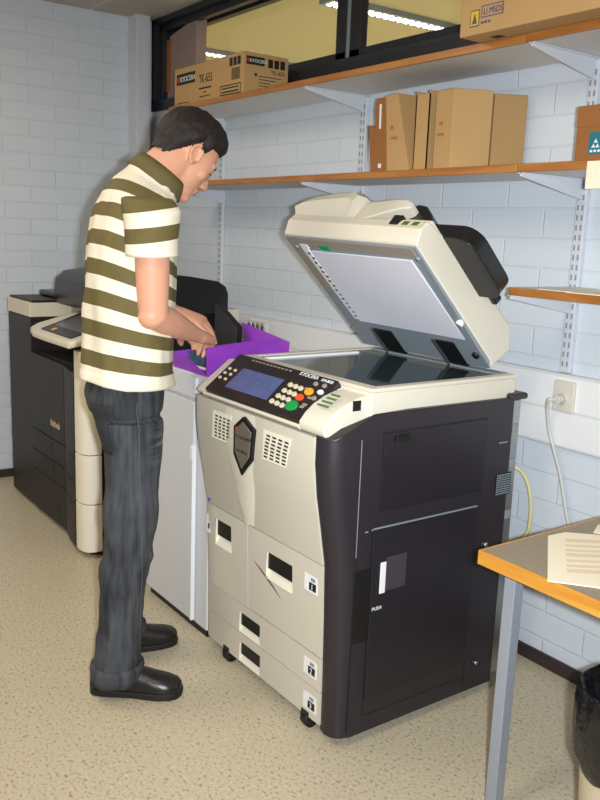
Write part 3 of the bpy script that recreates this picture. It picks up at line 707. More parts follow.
for z0, z1, hy in ((.468, .872, None), (.352, .464, (-4.36, -4.12, .38, .445)), (.243, .348, (-4.345, -4.10, .268, .335)), (.03, .239, None)):
    d = MB().box(-4.43, -3.935, 1.432, 1.475, z0, z1).build('drawer', M_blu, pr, bevel=.003)
    if hy: MB().box(hy[0], hy[1], 1.4305, 1.436, hy[2], hy[3]).build('handle', M_blackd, d)
    if z0 == .468: MB().box(-4.35, -4.12, 1.4305, 1.436, .472, .515).build('handle', M_blackd, d)
    if z0 == .03: MB().box(-4.12, -4.02, 1.4305, 1.436, .07, .15).build('badge_plate', M_blackd, d)
    c = MB(); c.prism([(-3.932, 1.432), (-3.80, 1.402), (-3.70, 1.392), (-3.70, 1.48), (-3.932, 1.48)], 2, z0, z1); c.build('corner_post', M_blu, pr, bevel=.003)
text('lettering', 'bizhub', .05, (-4.13, 1.4312, .535), (1, 0, 0), (0, 0, 1), M_tan, pr)
for z0, z1 in ((.03, .262), (.266, .50), (.504, .98)):
    c = MB(); c.prism([(-3.697, 1.394), (-3.655, 1.390), (-3.62, 1.397), (-3.592, 1.413), (-3.582, 1.44), (-3.582, 1.48), (-3.697, 1.48)], 2, z0, z1); tag(c.build('cream_corner', M_tan if z0 < 0 else M_edge, pr, bevel=.004), 'cream corner cover')
b = MB()
for x, y in ((-3.66, 1.47), (-4.3, 1.5), (-4.7, 1.6), (-3.7, 2.05)): b.cyl((x, y, 0), (0, 0, 1), .03, .035, 14)
b.build('foot', M_blackd, pr)
# tilted operating panel on its arm
q0 = V((-4.33, 1.40, .99))
pc = thing('x', '', '', (0,0,0)); bpy.data.objects.remove(pc)
def cpan(s, t, h): # s along +x, t back/up
    return V((-4.215+s*.92, 1.385+t*.93, 1.036+t*.30+h))
b = MB(); o_ = [(-.04, .03), (.0, -.02), (.12, -.045), (.30, -.045), (.62, -.04), (.66, .02), (.66, .30), (.05, .30), (-.02, .10)]
n = len(o_); vs = [cpan(s, t, -.034) for s, t in o_]+[cpan(s, t, 0) for s, t in o_]
b.quadmesh(vs, [tuple(range(n)), tuple(range(n, 2*n))]+[(i,(i+1)%n,n+(i+1)%n,n+i) for i in range(n)])
op = b.build('operating_panel', M_cream2, pr, bevel=.012, seg=3)
b = MB(); o2 = [(.15, -.01), (.58, -.01), (.60, .27), (.12, .27)]; n = 4
vs = [cpan(s, t, -.002) for s, t in o2]+[cpan(s, t, .006) for s, t in o2]
b.quadmesh(vs, [(0,1,2,3),(4,5,6,7)]+[(i,(i+1)%n,n+(i+1)%n,n+i) for i in range(n)]); sc_ = b.build('screen_bezel', M_black2, op, bevel=.002)
vs = [cpan(s, t, .0065) for s, t in ((.19, .05), (.55, .05), (.57, .24), (.17, .24))]
MB().quadmesh(vs, [(0,1,2,3)]).build('screen', mat('grey screen', rgb(92, 90, 92), .25), sc_)
MB().quadmesh([cpan(s_, t_, .007) for s_, t_ in ((.26, .0), (.30, .0), (.30, .03), (.26, .03))], [(0,1,2,3)]).build('status_light', M_orange, op)
MB().box(-4.1, -3.8, 1.47, 1.68, 1.0, 1.05).build('panel_arm', M_cream2, pr, bevel=.01)
# document feeder on top
b = MB().prism([(1.56, 1.13), (1.54, 1.19), (1.55, 1.265), (1.60, 1.305), (1.78, 1.330), (1.95, 1.318), (2.10, 1.295), (2.14, 1.27), (2.155, 1.235), (2.155, 1.13)], 0, -4.36, -3.602)
fe = b.build('document_feeder', M_black2, pr, bevel=.01, seg=3)
MB().box(-3.99, -3.605, 1.62, 1.85, 1.30, 1.335).build('feeder_cover', M_black2, fe, bevel=.015)
MB().box(-3.604, -3.596, 1.66, 1.86, 1.15, 1.30).build('feeder_side', M_blackd, fe, bevel=.004)

MB().box(-3.74, -3.655, 2.12, 2.25, .92, 1.152).build('rear_cover', M_cream2, pr, bevel=.004)
MB().prism([(-3.60, .60), (-3.42, .60), (-3.42, 1.0), (-3.58, 1.13), (-3.60, 1.13)], 1, 1.6, 2.12).build('bypass_unit', M_black2, pr, bevel=.006)

# ------------------------------------------------------------------ cartons and file boxes
def printed(name, quads, m, parent):
    b = MB()
    for q in quads: b.quadmesh(q, [(0,1,2,3)])
    return b.build(name, m, parent)
def qf(x0, x1, z0, z1, y): return [(x0,y,z0),(x1,y,z0),(x1,y,z1),(x0,y,z1)]
def qs(y0, y1, z0, z1, x): return [(x,y0,z0),(x,y1,z0),(x,y1,z1),(x,y0,z1)]
tc = thing('carton', 'long printed cardboard toner carton on the left end of the top shelf', 'box', (-3.85, 2.27, 2.162))
cb = MB().box(-4.19, -3.505, 2.15, 2.40, 2.1625, 2.352).build('carton_body', M_card, tc, bevel=.003)
MB().box(-4.19, -3.505, 2.272, 2.278, 2.352, 2.3526).build('tape', M_card3, tc)
y = 2.1493
printed('logo_panel', [qf(-4.165, -3.965, 2.268, 2.322, y)], M_dink, tc)
text('lettering', 'KYOCERA', .036, (-4.125, y-.0008, 2.282), (1,0,0), (0,0,1), M_ink, tc)
printed('logo_mark', [qf(-4.155, -4.135, 2.282, 2.308, y-.0006)], M_rink, tc)
text('lettering', 'TK-655', .058, (-3.925, y, 2.255), (1,0,0), (0,0,1), M_dink, tc, widen=.75)
printed('small_print', [qf(-3.925, -3.80, 2.225, 2.233, y), qf(-3.88, -3.85, 2.207, 2.213, y), qf(-3.92, -3.81, 2.188, 2.193, y), qf(-4.16, -4.03, 2.176, 2.180, y)], M_dink, tc)
printed('handling_symbols', [qf(-3.63+k*.036, -3.602+k*.036, 2.298, 2.336, y) for k in range(3)]+[qf(-3.715, -3.525, 2.172, 2.177, y), qf(-3.715, -3.525, 2.213, 2.218, y), qf(-3.715, -3.71, 2.172, 2.218, y), qf(-3.53, -3.525, 2.172, 2.218, y), qf(-3.70, -3.545, 2.183, 2.190, y), qf(-3.70, -3.545, 2.200, 2.206, y)], M_dink, tc)
printed('barcode', [qf(-3.61, -3.535, 2.235, 2.288, y)], mat('grey brown print', rgb(110, 88, 62), .7), tc)
x = -3.5043
printed('logo_panel', [qs(2.165, 2.265, 2.298, 2.335, x)], M_dink, tc)
text('lettering', 'KYOCERA', .021, (x+.0008, 2.183, 2.309), (0,1,0), (0,0,1), M_ink, tc)
printed('logo_mark', [qs(2.169, 2.180, 2.308, 2.325, x+.0006)], M_rink, tc)
text('lettering', 'TK-655', .026, (x, 2.30, 2.268), (0,1,0), (0,0,1), M_dink, tc)
printed('handling_symbols', [qs(2.285+k*.034, 2.312+k*.034, 2.295, 2.333, x) for k in range(3)], M_dink, tc)
printed('small_print', [qs(2.235, 2.36-.03*(k%3), 2.25-.014*k, 2.2535-.014*k, x) for k in range(5)]+[qs(2.21, 2.225, 2.25, 2.262, x)], M_dink, tc)
t = thing('cardboard_box', 'grey-brown cardboard box standing in the window recess behind the printed carton', 'box', (-4.75, 2.53, 2.31))
MB().prism([(-4.95, 2.312), (-4.60, 2.312), (-4.585, 2.735), (-4.92, 2.68)], 1, 2.49, 2.56).build('box_body', M_cardg, t, bevel=.003)
MB().box(-4.952, -4.90, 2.487, 2.491, 2.36, 2.66).build('tape', M_card2, t)
bc = thing('carton', 'large cardboard carton overhanging the right end of the top shelf', 'box', (-1.6, 2.2, 2.163))
MB().box(-2.02, -1.05, 2.03, 2.42, 2.1635, 2.56).build('carton_body', M_card, bc, bevel=.004)
y = 2.0293
printed('warning_square', [qf(-1.974, -1.942, 2.190, 2.232, y-.0004)], mat('yellow print', rgb(214, 178, 60), .7), bc)
printed('square_outline', [qf(-1.977, -1.939, 2.187, 2.235, y)], mat('blue grey print', rgb(70, 72, 92), .7), bc)
b = MB().quadmesh([(-1.969, y-.0008, 2.195), (-1.947, y-.0008, 2.195), (-1.958, y-.0008, 2.226)], [(0,1,2)]); b.build('warning_triangle', mat('grey print', rgb(84, 84, 90), .7), bc)
M_bl = mat('blue print', rgb(74, 74, 120), .7)
printed('text_frame', [qf(-1.932, -1.845, 2.208, 2.211, y), qf(-1.932, -1.845, 2.240, 2.243, y), qf(-1.932, -1.929, 2.208, 2.243, y), qf(-1.848, -1.845, 2.208, 2.243, y)], M_bl, bc)
text('lettering', 'LI MSDS', .026, (-1.924, y-.0002, 2.2165), (1,0,0), (0,0,1), M_bl, bc, widen=.85)
printed('small_print', [qf(-1.932+k*.014, -1.921+k*.014, 2.191, 2.198, y) for k in range(3)], M_bl, bc)
MB().box(-1.94, -1.90, 2.08, 2.11, 2.1630, 2.1634).build('bottom_print', M_dink, bc)
SZ = 1.7806
def fbox(prof, y0, y1, lab, m, name='file_box'):
    t = thing(name, lab, 'file box', ((prof[0][0]+prof[1][0])/2, y0, SZ), 'brown cardboard file boxes on the middle shelf')
    MB().prism(prof, 1, y0, y1).build('box_body', m, t, bevel=.002); return t
fbox([(-2.622, SZ), (-2.598, SZ), (-2.606, 1.955), (-2.645, 1.965), (-2.642, 1.93)], 2.2, 2.36, 'low dark brown cardboard piece at the left end of the file box row', M_card2)
t = fbox([(-2.594, SZ), (-2.512, SZ), (-2.541, 2.058), (-2.592, 2.058), (-2.600, 2.04)], 2.19, 2.40, 'dark brown file box with white spine labels, second from left in the row', M_card2)
MB().quadmesh([(-2.571, 2.1893, 1.945), (-2.560, 2.1893, 1.945), (-2.562, 2.1893, 2.035), (-2.574, 2.1893, 2.035)], [(0,1,2,3)]).build('spine_label', M_white, t)
MB().quadmesh(qf(-2.566, -2.548, 1.80, 1.816, 2.1893), [(0,1,2,3)]).build('spine_label', M_white, t)
t = fbox([(-2.508, SZ), (-2.386, SZ), (-2.47, 2.066), (-2.536, 2.060)], 2.185, 2.42, 'leaning tan file box with faint red print, third from left in the row', M_card)
printed('red_print', [qf(-2.50, -2.482, 1.935, 1.952, 2.1843), qf(-2.495, -2.455, 1.90, 1.91, 2.1843)], M_faint, t)
t = thing('file_box', 'narrow open topped cardboard box between the leaning box and the big cartons', 'file box', (-2.35, 2.2, SZ), 'brown cardboard file boxes on the middle shelf')
b = MB(); xa, xb, ya, yb, zt = -2.382, -2.312, 2.20, 2.43, 2.062
b.box(xa, xb, ya, yb, SZ, SZ+.004); b.box(xa, xa+.004, ya, yb, SZ, zt); b.box(xb-.004, xb, ya, yb, SZ, zt); b.box(xa, xb, ya, ya+.004, SZ, zt-.012); b.box(xa, xb, yb-.004, yb, SZ, zt)
b.build('box_body', M_card, t)
def pbox_(poly, zt, lab, m):
    t = thing('cardboard_box', lab, 'box', (poly[0][0], poly[0][1], SZ), 'brown cardboard file boxes on the middle shelf')
    MB().prism(poly, 2, SZ, zt).build('box_body', m, t, bevel=.003); return t
t = pbox_([(-2.196, 2.203), (-2.131, 2.33), (-2.221, 2.36), (-2.286, 2.206)], 2.056, 'tall tan cardboard box with red print on its narrow front, turned slightly', M_card)
printed('red_print', [[(-2.262,2.2045,1.935),(-2.243,2.2038,1.935),(-2.243,2.2038,1.95),(-2.262,2.2045,1.95)], [(-2.270,2.2045,1.90),(-2.236,2.2035,1.90),(-2.236,2.2035,1.91),(-2.270,2.2045,1.91)]], M_faint, t)
pbox_([(-2.129, 2.335), (-2.066, 2.436), (-2.19, 2.444), (-2.222, 2.366)], 2.046, 'tan cardboard box at the right end of the file box row against the wall', M_card3)
t = thing('carton', 'brown carton with a teal label on the middle shelf at the right edge', 'box', (-1.4, 2.2, SZ))
MB().box(-1.672, -1.10, 2.20, 2.43, SZ, 1.946).build('carton_body', M_card2, t, bevel=.003)
MB().box(-1.673, -1.10, 2.1985, 2.2005, 1.885, 1.944).build('lid_flap', M_card2, t, bevel=.001)
q = printed('teal_label', [qf(-1.625, -1.52, 1.805, 1.868, 2.1993)], M_teal, t)
b = MB()
for x, z in ((-1.60, 1.838), (-1.607, 1.824), (-1.593, 1.824)): b.quadmesh([(x-.007, 2.1988, z), (x+.007, 2.1988, z), (x, 2.1988, z+.012)], [(0,1,2)])
b.build('recycling_mark', M_ink, q)
printed('label_text', [qf(-1.618+k*.013, -1.609+k*.013, 1.811, 1.818, 2.1988) for k in range(4)], M_ink, q)
tag(MB().box(-1.562, -1.33, 2.1165, 2.1198, 1.700, 1.7775).build('label_card', M_paper, mid_r, bevel=.001), 'cream paper card hanging on the front edge')
b = MB().prism([(-1.712, 2.135), (-1.60, 2.30), (-1.22, 2.30), (-1.22, 2.13)], 2, 1.4008, 1.403)
tag(b.build('paper_sheet', M_paper, None), 'cream paper lying flat on the lowest shelf', 'paper')
b = MB().prism([(-1.545, 2.10), (-1.50, 2.28), (-1.2, 2.27), (-1.2, 2.07), (-1.56, 2.075)], 2, 1.4034, 1.4055)
tag(b.build('paper_sheet', M_paper, None), 'upper paper sheet jutting over the front edge of the lowest shelf', 'paper')

# ------------------------------------------------------------------ table, papers, bin
TZ = .78
t = thing('desk', 'desk with grey-brown top, orange wooden edge and grey steel legs at lower right', 'table', (-.8, 1.98, 0))
tx0, tx1, ty0, ty1 = -1.357, -.15, 1.556, 2.40
MB().box(tx0+.006, tx1-.006, ty0+.008, ty1, TZ-.036, TZ).build('desktop', M_tabtop, t)
b = MB(); b.box(tx0, tx1, ty0, ty0+.008, TZ-.037, TZ+.0008); b.box(tx0, tx0+.006, ty0+.008, ty1, TZ-.037, TZ+.0008); b.box(tx1-.006, tx1, ty0+.008, ty1, TZ-.037, TZ+.0008)
tag(b.build('edge_band', M_woodt, t, bevel=.002), 'golden wooden edge band')
MB().box(tx0+.02, tx1-.02, ty0+.1, ty0+.13, TZ-.075, TZ-.037).build('rail', M_legp, t)
for x in (tx0+.004, tx1-.045):
    for y in (1.662, 2.34): MB().box(x, x+.036, y, y+.036, 0, TZ-.037).build('leg', M_legp, t, bevel=.003)
b = MB().prism([(-1.134, 1.545), (-1.327, 1.791), (-1.320, 1.856), (-1.19, 1.99), (-.92, 1.72)], 2, TZ+.0012, TZ+.004)
pp = tag(b.build('paper_sheet', M_paper, None), 'cream printed paper with a cut corner lying over the desk\'s front edge', 'paper')
b = MB(); d = V((-.193, .246, 0)).normalized(); e = V((.61, .79, 0)).normalized()
for k in range(7):
    o = V((-1.134, 1.545, TZ+.0042)) + d*(.055+.036*k) + e*.045; w = .016 if k % 3 else .024
    b.quadmesh([o, o+e*(.20), o+e*.20+d*w, o+d*w], [(0,1,2,3)])
b.build('print_lines', M_papers, pp)
b = MB().prism([(-1.283, 1.926), (-1.315, 1.992), (-1.20, 2.06), (-1.15, 1.97)], 2, TZ+.0012, TZ+.003)
tag(b.build('paper_scrap', M_paper, None), 'small paper sheet at the back of the desk behind the printed paper', 'paper')
bx_, by_, rz = -.985, 1.765, .50
t = thing('waste_bin', 'cream waste bin lined with a black bag under the desk at the right edge', 'waste bin', (bx_, by_, 0))
b = MB(); rings = []
for z, r in ((.0, .108), (.01, .115), (.25, .130), (rz-.02, .145), (rz-.005, .147), (rz-.005, .140), (.03, .108)):
    rings.append([(bx_+r*cos(2*pi*k/36), by_+r*sin(2*pi*k/36), z) for k in range(36)])
b.loft(rings, caps=(True, True)).build('bin', M_bin, t)
b = MB(); rings = []
random.seed(8)
for i, (z, r) in enumerate(((rz-.20, .138), (rz-.16, .155), (rz-.10, .160), (rz-.04, .160), (rz+.005, .154), (rz+.012, .146), (rz-.01, .132), (rz-.10, .115), (rz-.22, .08))):
    ring = []
    for k in range(60):
        a = 2*pi*k/60; q = noise.noise(V((cos(a)*3.5, sin(a)*3.5, z*9)))
        rr_ = r*(1+.05*q*(1 if i < 6 else 1.6)); zz = z+(.03*noise.noise(V((cos(a)*2, sin(a)*2, 5))) if i == 0 else .006*q)
        ring.append((bx_+rr_*cos(a), by_+rr_*sin(a), zz))
    rings.append(ring)
b.loft(rings, caps=(False, True)).build('bin_bag', M_bag, t)

# ------------------------------------------------------------------ person
M_skin = mat('skin', rgb(218, 160, 130), .5, bump=.04, bscale=250, var=.05, vscale=14)
N(M_skin)['Principled BSDF'].inputs['Subsurface Weight'].default_value = .12
N(M_skin)['Principled BSDF'].inputs['Subsurface Radius'].default_value = (.012, .005, .003)
M_hair = mat('dark brown hair', rgb(27, 18, 15), .68, var=.25, vscale=24, bump=.3, bscale=60, stretch=(9, 2, 2))
def ring(c, a, b_, side=V((1,0,0)), fwd=V((0,1,0)), n=28, tilt=0, flat=2.0):
    out = []
    f = V((fwd.x, fwd.y, fwd.z)); 
    if tilt: f = (fwd*cos(tilt) + side.cross(fwd)*sin(tilt))
    for k in range(n):
        t_ = 2*pi*k/n; cx, sx = cos(t_), sin(t_)
        cx = math.copysign(abs(cx)**(2/flat), cx); sx = math.copysign(abs(sx)**(2/flat), sx)
        out.append(V(c)+side*(a*cx)+f*(b_*sx))
    return out
def limb(pts, radii, side, n=20):
    """rings along a path; side = preferred width axis; radii (a along side, b across)"""
    pts = [V(p) for p in pts]; out = []
    for i, p in enumerate(pts):
        t_ = (pts[min(i+1, len(pts)-1)]-pts[max(i-1, 0)]).normalized()
        s_ = (V(side)-t_*V(side).dot(t_)).normalized(); f_ = t_.cross(s_)
        out.append(ring(p, radii[i][0], radii[i][1], s_, f_, n))
    return out
PX = -2.60
# skeleton points
SHR, SHL = V((-2.375, 1.146, 1.578)), V((-2.765, 1.25, 1.58))
ELR, ELL = V((-2.395, 1.160, 1.276)), V((-2.815, 1.30, 1.285))
WRR, WRL = V((-2.588, 1.430, 1.178)), V((-2.825, 1.475, 1.232))
BYAW = math.radians(20); BS = V((cos(BYAW), -sin(BYAW), 0)); BF = V((sin(BYAW), cos(BYAW), 0))
torso = [ # z, y, a, b, tilt
 (1.695, 1.245, .060, .068, -.6), (1.675, 1.228, .080, .080, -.55), (1.650, 1.208, .118, .094, -.45), (1.615, 1.190, .158, .108, -.3), (1.57, 1.176, .174, .118, -.12),
 (1.50, 1.164, .178, .124, 0), (1.40, 1.155, .180, .127, 0), (1.30, 1.150, .188, .128, 0), (1.20, 1.150, .186, .130, 0), (1.12, 1.145, .188, .132, 0), (1.03, 1.142, .190, .132, 0)]
torso = [(z+.0196*(z-1.55), y*1.0196, a*1.01, b_*1.0196, t_) for z, y, a, b_, t_ in torso]
def torso_rings(off, lst=torso, n=40): return [ring((PX, y, z), a+off, b_+off, BS, BF, tilt=t_, n=n, flat=2.2) for z, y, a, b_, t_ in lst]
hipR, hipL = V((-2.495, 1.128, .93)), V((-2.685, 1.195, .93))
legR = [(hipR, (.096, .112)), (V((-2.49, 1.137, .84)), (.094, .097)), (V((-2.48, 1.128, .72)), (.088, .088)), (V((-2.468, 1.118, .60)), (.082, .094)), (V((-2.458, 1.104, .50)), (.076, .084)), (V((-2.448, 1.080, .40)), (.073, .078)), (V((-2.446, 1.070, .28)), (.068, .073)), (V((-2.444, 1.060, .18)), (.068, .073)), (V((-2.442, 1.056, .10)), (.072, .078)), (V((-2.442, 1.056, .072)), (.074, .080))]
legL = [(hipL, (.094, .108)), (V((-2.69, 1.215, .84)), (.090, .094)), (V((-2.69, 1.225, .72)), (.084, .086)), (V((-2.67, 1.215, .60)), (.080, .086)), (V((-2.68, 1.22, .50)), (.076, .080)), (V((-2.685, 1.21, .40)), (.073, .076)), (V((-2.69, 1.20, .28)), (.068, .072)), (V((-2.695, 1.19, .18)), (.068, .072)), (V((-2.698, 1.187, .10)), (.070, .076)), (V((-2.698, 1.187, .072)), (.072, .078))]

body = MB()
body.loft(torso_rings(-.012))
for lg in (legR, legL):
    body.loft([ring(p, a-.018, b_-.022, n=20) for p, (a, b_) in lg])
body.ell((PX, 1.16, .98), (.14, .085, .10))
# neck
body.loft(limb([(PX, 1.213, 1.62), (PX, 1.248, 1.68), (PX, 1.298, 1.735), (PX, 1.348, 1.785)], [(.085, .085), (.070, .076), (.066, .074), (.066, .072)], (1, 0, 0), 28))
# arms
def arm(S, E, W, side):
    u = S.lerp(E, .12)
    pts = [S, S.lerp(E, .25), S.lerp(E, .55), S.lerp(E, .82), E, E.lerp(W, .15), E.lerp(W, .35), E.lerp(W, .65), E.lerp(W, .88), W]
    rad = [(.042, .046), (.049, .054), (.049, .054), (.046, .050), (.047, .050), (.048, .050), (.046, .047), (.037, .037), (.031, .028), (.031, .025)]
    body.loft(limb(pts, rad, side))
    body.ell(S, (.044, .048, .048)); body.ell(E+V((0, -.004, -.002)), (.045, .047, .042))
arm(SHR, ELR, WRR, (1, 0, 0)); arm(SHL, ELL, WRL, (1, 0, 0))
def hand(W, d, pn, tside, curls, tcurl, spread=.05):
    """d: wrist to knuckles, pn: palm-facing normal, tside: towards the thumb"""
    d = d.normalized(); pn = (pn-d*pn.dot(d)).normalized(); ts = d.cross(pn).normalized()
    if ts.dot(tside) < 0: ts = -ts
    # palm: flattened loft
    rr = []
    for f, w, th, sh in ((-.015, .030, .024, 0), (.02, .037, .023, .0), (.055, .045, .022, .002), (.085, .047, .020, 0), (.10, .044, .016, -.001)):
        rr.append(ring(W+d*f+ts*sh, w, th, ts, pn, n=18, flat=2.5))
    body.loft(rr)
    body.ell(W+d*.04+ts*.032+pn*.010, (.022, .022, .032))
    for k, (off, ln) in enumerate(((.033, .090), (.011, .100), (-.011, .093), (-.032, .074))):
        p = W+d*(.085-.006*abs(k-1))+ts*off; cur = p; dirn = (d+ts*(off*spread/.03)).normalized(); pts = [p]; ang = 0
        for seg, sf in enumerate((.44, .31, .25)):
            ang += curls[k][seg]
            v_ = dirn*cos(ang)+pn*sin(ang); n_ = 2
            for q in range(n_): cur = cur+v_*(ln*sf/n_); pts.append(cur)
        body.tube(pts, [.0125, .0125, .0115, .0118, .0108, .0102, .0085], 12)
        body.ell(pts[-1], (.0085, .0085, .0085), nu=10, nv=8)
        body.ell(p, (.0135, .0135, .0135), nu=10, nv=8)
    # thumb leaves the side of the palm near its base
    p = W+d*.022+ts*.032+pn*.008; v0 = (d*.62+ts*.68+pn*.35).normalized(); v1 = (d*.86+ts*.30+pn*.42).normalized(); v2 = (d*.90+ts*(.05-tcurl)+pn*.45).normalized()
    p1 = p+v0*.050; p2 = p1+v1*.042; p3 = p2+v2*.032
    body.tube([p, p1, p1.lerp(p2, .5), p2, p2.lerp(p3, .6), p3], [.018, .015, .0135, .0138, .0125, .0095], 12); body.ell(p3, (.0095, .0095, .0095), nu=10, nv=8)
cR = [(.35, .55, .4), (.42, .6, .45), (.5, .65, .5), (.55, .7, .5)]
hand(WRR, V((-.72, .66, -.16)), V((-.15, -.35, -1)), V((-1, 0, 0)), cR, .1)
cL = [(.25, .30, .25), (.28, .35, .25), (.3, .4, .3), (.35, .4, .3)]
hand(WRL, V((.62, .62, -.30)), V((-.25, .1, -1)), V((1, -.5, 0)), cL, .0)
# head in local axes (x right, y face, z crown)
HC = V((PX+.0, 1.380, 1.784)); HP = math.radians(-41)
HR = Matrix.Rotation(math.radians(-4), 3, 'Z') @ Matrix.Rotation(HP, 3, 'X')
def h(p): return HC + HR @ V(p)
def hell(c, r, rot=None, **k):
    R = HR @ rot if rot else HR
    body.ell(h(c), r, R, **k)
hell((0, -.012, .036), (.083, .106, .092), nu=32, nv=20)
hell((0, .030, .005), (.073, .076, .080), nu=28)
hell((0, .034, -.045), (.062, .064, .082), nu=28)
hell((0, .052, -.085), (.044, .046, .044)); hell((0, .080, -.108), (.026, .022, .020))
for s in (-1, 1):
    hell((.041*s, .010, -.072), (.018, .045, .030)); hell((.040*s, .062, -.022), (.026, .026, .026))
    hell((.076*s, -.003, -.006), (.009, .021, .032), Matrix.Rotation(.25, 3, 'X') @ Matrix.Rotation(.35*s, 3, 'Z'))
    ep = [(.082, .016, -.012), (.086, .014, .012), (.090, .002, .027), (.093, -.014, .026), (.094, -.025, .012), (.092, -.025, -.006), (.087, -.014, -.024), (.081, .002, -.036), (.078, .012, -.034)]
    body.tube([h((x*s, y, z)) for x, y, z in ep], [.004, .0055, .006, .006, .006, .0055, .0055, .007, .006], 10)
    hell((.083*s, .018, -.010), (.006, .006, .009))
    hell((.028*s, .080, .026), (.030, .015, .013)); hell((.029*s, .076, .004), (.016, .014, .012))
    hell((.012*s, .106, -.040), (.011, .014, .009))
body.loft([[h(q) for q in r] for r in (
  [(-.008, .096, .018), (.008, .096, .018), (.010, .080, .018), (-.010, .080, .018)],
  [(-.008, .110, -.004), (.008, .110, -.004), (.014, .085, -.004), (-.014, .085, -.004)],
  [(-.010, .126, -.028), (.010, .126, -.028), (.018, .090, -.028), (-.018, .090, -.028)],
  [(-.011, .124, -.042), (.011, .124, -.042), (.018, .090, -.046), (-.018, .090, -.046)])])
hell((0, .118, -.036), (.012, .014, .011))
hell((0, .094, -.064), (.024, .014, .008)); hell((0, .093, -.077), (.022, .014, .008)); hell((0, .082, -.058), (.03, .016, .012))
me_person = body.build('person', M_skin, None, origin=(PX, 1.13, 0))
remesh(me_person, .0040, 9, .5)
P = me_person
tag(P, 'man in striped olive and cream polo shirt and dark jeans bending his head over papers', 'person')
for p in P.data.polygons: p.use_smooth = True
def local_bvh(ob):
    dg = bpy.context.evaluated_depsgraph_get(); return BVHTree.FromObject(ob, dg)

# hair cap follows the skull
bvh = local_bvh(P); Po = P.matrix_world.copy()
def hairline(dv):
    """dv: unit direction from skull centre in head axes; >0 where hair grows"""
    x, y, z = dv; ax = abs(x)
    if y > .0: lim = .12+.30*y                                # forehead and temple
    else: lim = max(.12+1.7*y, -.86)
    if ax > .6 and .06 < y < .34: lim = min(lim, -.16)        # sideburn
    return z - lim
b = MB(); nu, nv = 96, 56; sc0 = V((0, -.008, .034)); grid = {}
for j in range(nv+1):
    th = pi*.86*j/nv
    for i in range(nu):
        ph = 2*pi*i/nu; dv = V((sin(th)*cos(ph), sin(th)*sin(ph), cos(th)))
        hv = hairline(dv); o = h(sc0); dw = (HR @ dv)
        loc = bvh.ray_cast((o+dw*.3)*K - P.location, -dw)
        r = ((loc[0]+P.location)/K-o).length if loc[0] else .09
        if r > .135: r = .10
        thick = .004 + .016*min(1, max(0, hv)/.35) + .010*max(0, dv.z-.2) + .012*max(0, dv.y)*max(0, min(1, hv*6))
        thick += .004*noise.noise(V((dv.x*9, dv.y*5, dv.z*6)))*min(1, max(0, hv)*4)
        if hv < 0: thick = -.006
        grid[(i, j)] = (o+dw*(r+thick), hv)
vs = []; idx = {}
for k_, (p_, hv) in grid.items(): idx[k_] = len(vs); vs.append(p_)
fs = []
for j in range(nv):
    for i in range(nu):
        ks = [(i, j), ((i+1) % nu, j), ((i+1) % nu, j+1), (i, j+1)]
        if max(grid[q][1] for q in ks) > 0: fs.append([idx[q] for q in ks])
b.quadmesh(vs, fs, 0, True)
hair = b.build('hair', M_hair, P)
hair.data.validate()
M_brow = mat('eyebrow hair', rgb(58, 38, 28), .7)
for s in (-1, 1):
    b = MB(); pts = [h((s*x, y, z)) for x, y, z in ((.014, .098, .024), (.028, .097, .030), (.042, .090, .030), (.054, .078, .024))]
    b.tube(pts, [.003, .004, .004, .002], 8); b.build('eyebrow', M_brow, P)
    e_ = MB().ell(h((.033*s, .083, .003)), (.0125, .0125, .0125)).xform(lambda p: p-(HR @ V((0, .010, 0)))).build('eye', M_white, P)
    MB().ell(h((.033*s, .081, .000)), (.006, .006, .006)).build('iris', M_blackd, e_)
    MB().tube([h((.018*s, .093, .0)), h((.030*s, .096, .0015)), h((.042*s, .091, .0)), h((.050*s, .081, -.003))], .0028, 6).build('eyelashes', M_brow, P)
M_lip = mat('lips', rgb(190, 108, 98), .45)
b = MB(); b.ell(h((0, .1005, -.0655)), (.020, .0085, .0045), HR); b.ell(h((0, .0995, -.0755)), (.018, .0085, .005), HR); b.build('lips', M_lip, P)

# striped polo
def stripe_mat(name, z0, per, olive_frac, limit_hi=99, limit_lo=-99, axis=2):
    m = mat(name, rgb(226, 216, 190), .8, bump=.15, bscale=300)
    tcn = N(m).new('ShaderNodeTexCoord'); sp = N(m).new('ShaderNodeSeparateXYZ'); L(m, tcn.outputs['UV'], sp.inputs[0])
    f = mth(m, 'FRACT', mth(m, 'DIVIDE', mth(m, 'SUBTRACT', sp.outputs[1], z0), per))
    on = mth(m, 'LESS_THAN', f, olive_frac)
    on = mth(m, 'MULTIPLY', on, mth(m, 'LESS_THAN', sp.outputs[1], limit_hi)); on = mth(m, 'MULTIPLY', on, mth(m, 'GREATER_THAN', sp.outputs[1], limit_lo))
    n = N(m).new('ShaderNodeTexNoise'); n.inputs['Scale'].default_value = 12; L(m, tcn.outputs['Object'], n.inputs['Vector'])
    ol = mixc(m, n.outputs[0], rgb(94, 82, 42), rgb(110, 97, 54)); cr = mixc(m, n.outputs[0], rgb(230, 220, 196), rgb(240, 232, 212))
    L(m, mixc(m, on, cr, ol), N(m)['Principled BSDF'].inputs['Base Color'])
    return m
def uv_by(ob, fn):
    me = ob.data; uv = me.uv_layers.new(name='cloth'); base = wloc(ob)
    for lp in me.loops:
        w = (V(me.vertices[lp.vertex_index].co)+base)/K; uv.data[lp.index].uv = (0, fn(w))
M_olive = mat('olive knit', rgb(100, 88, 48), .8, bump=.2, bscale=300)
PER = .0965
M_shirt = stripe_mat('striped jersey', 1.101-PER, PER, .52, 1.735, 1.095)
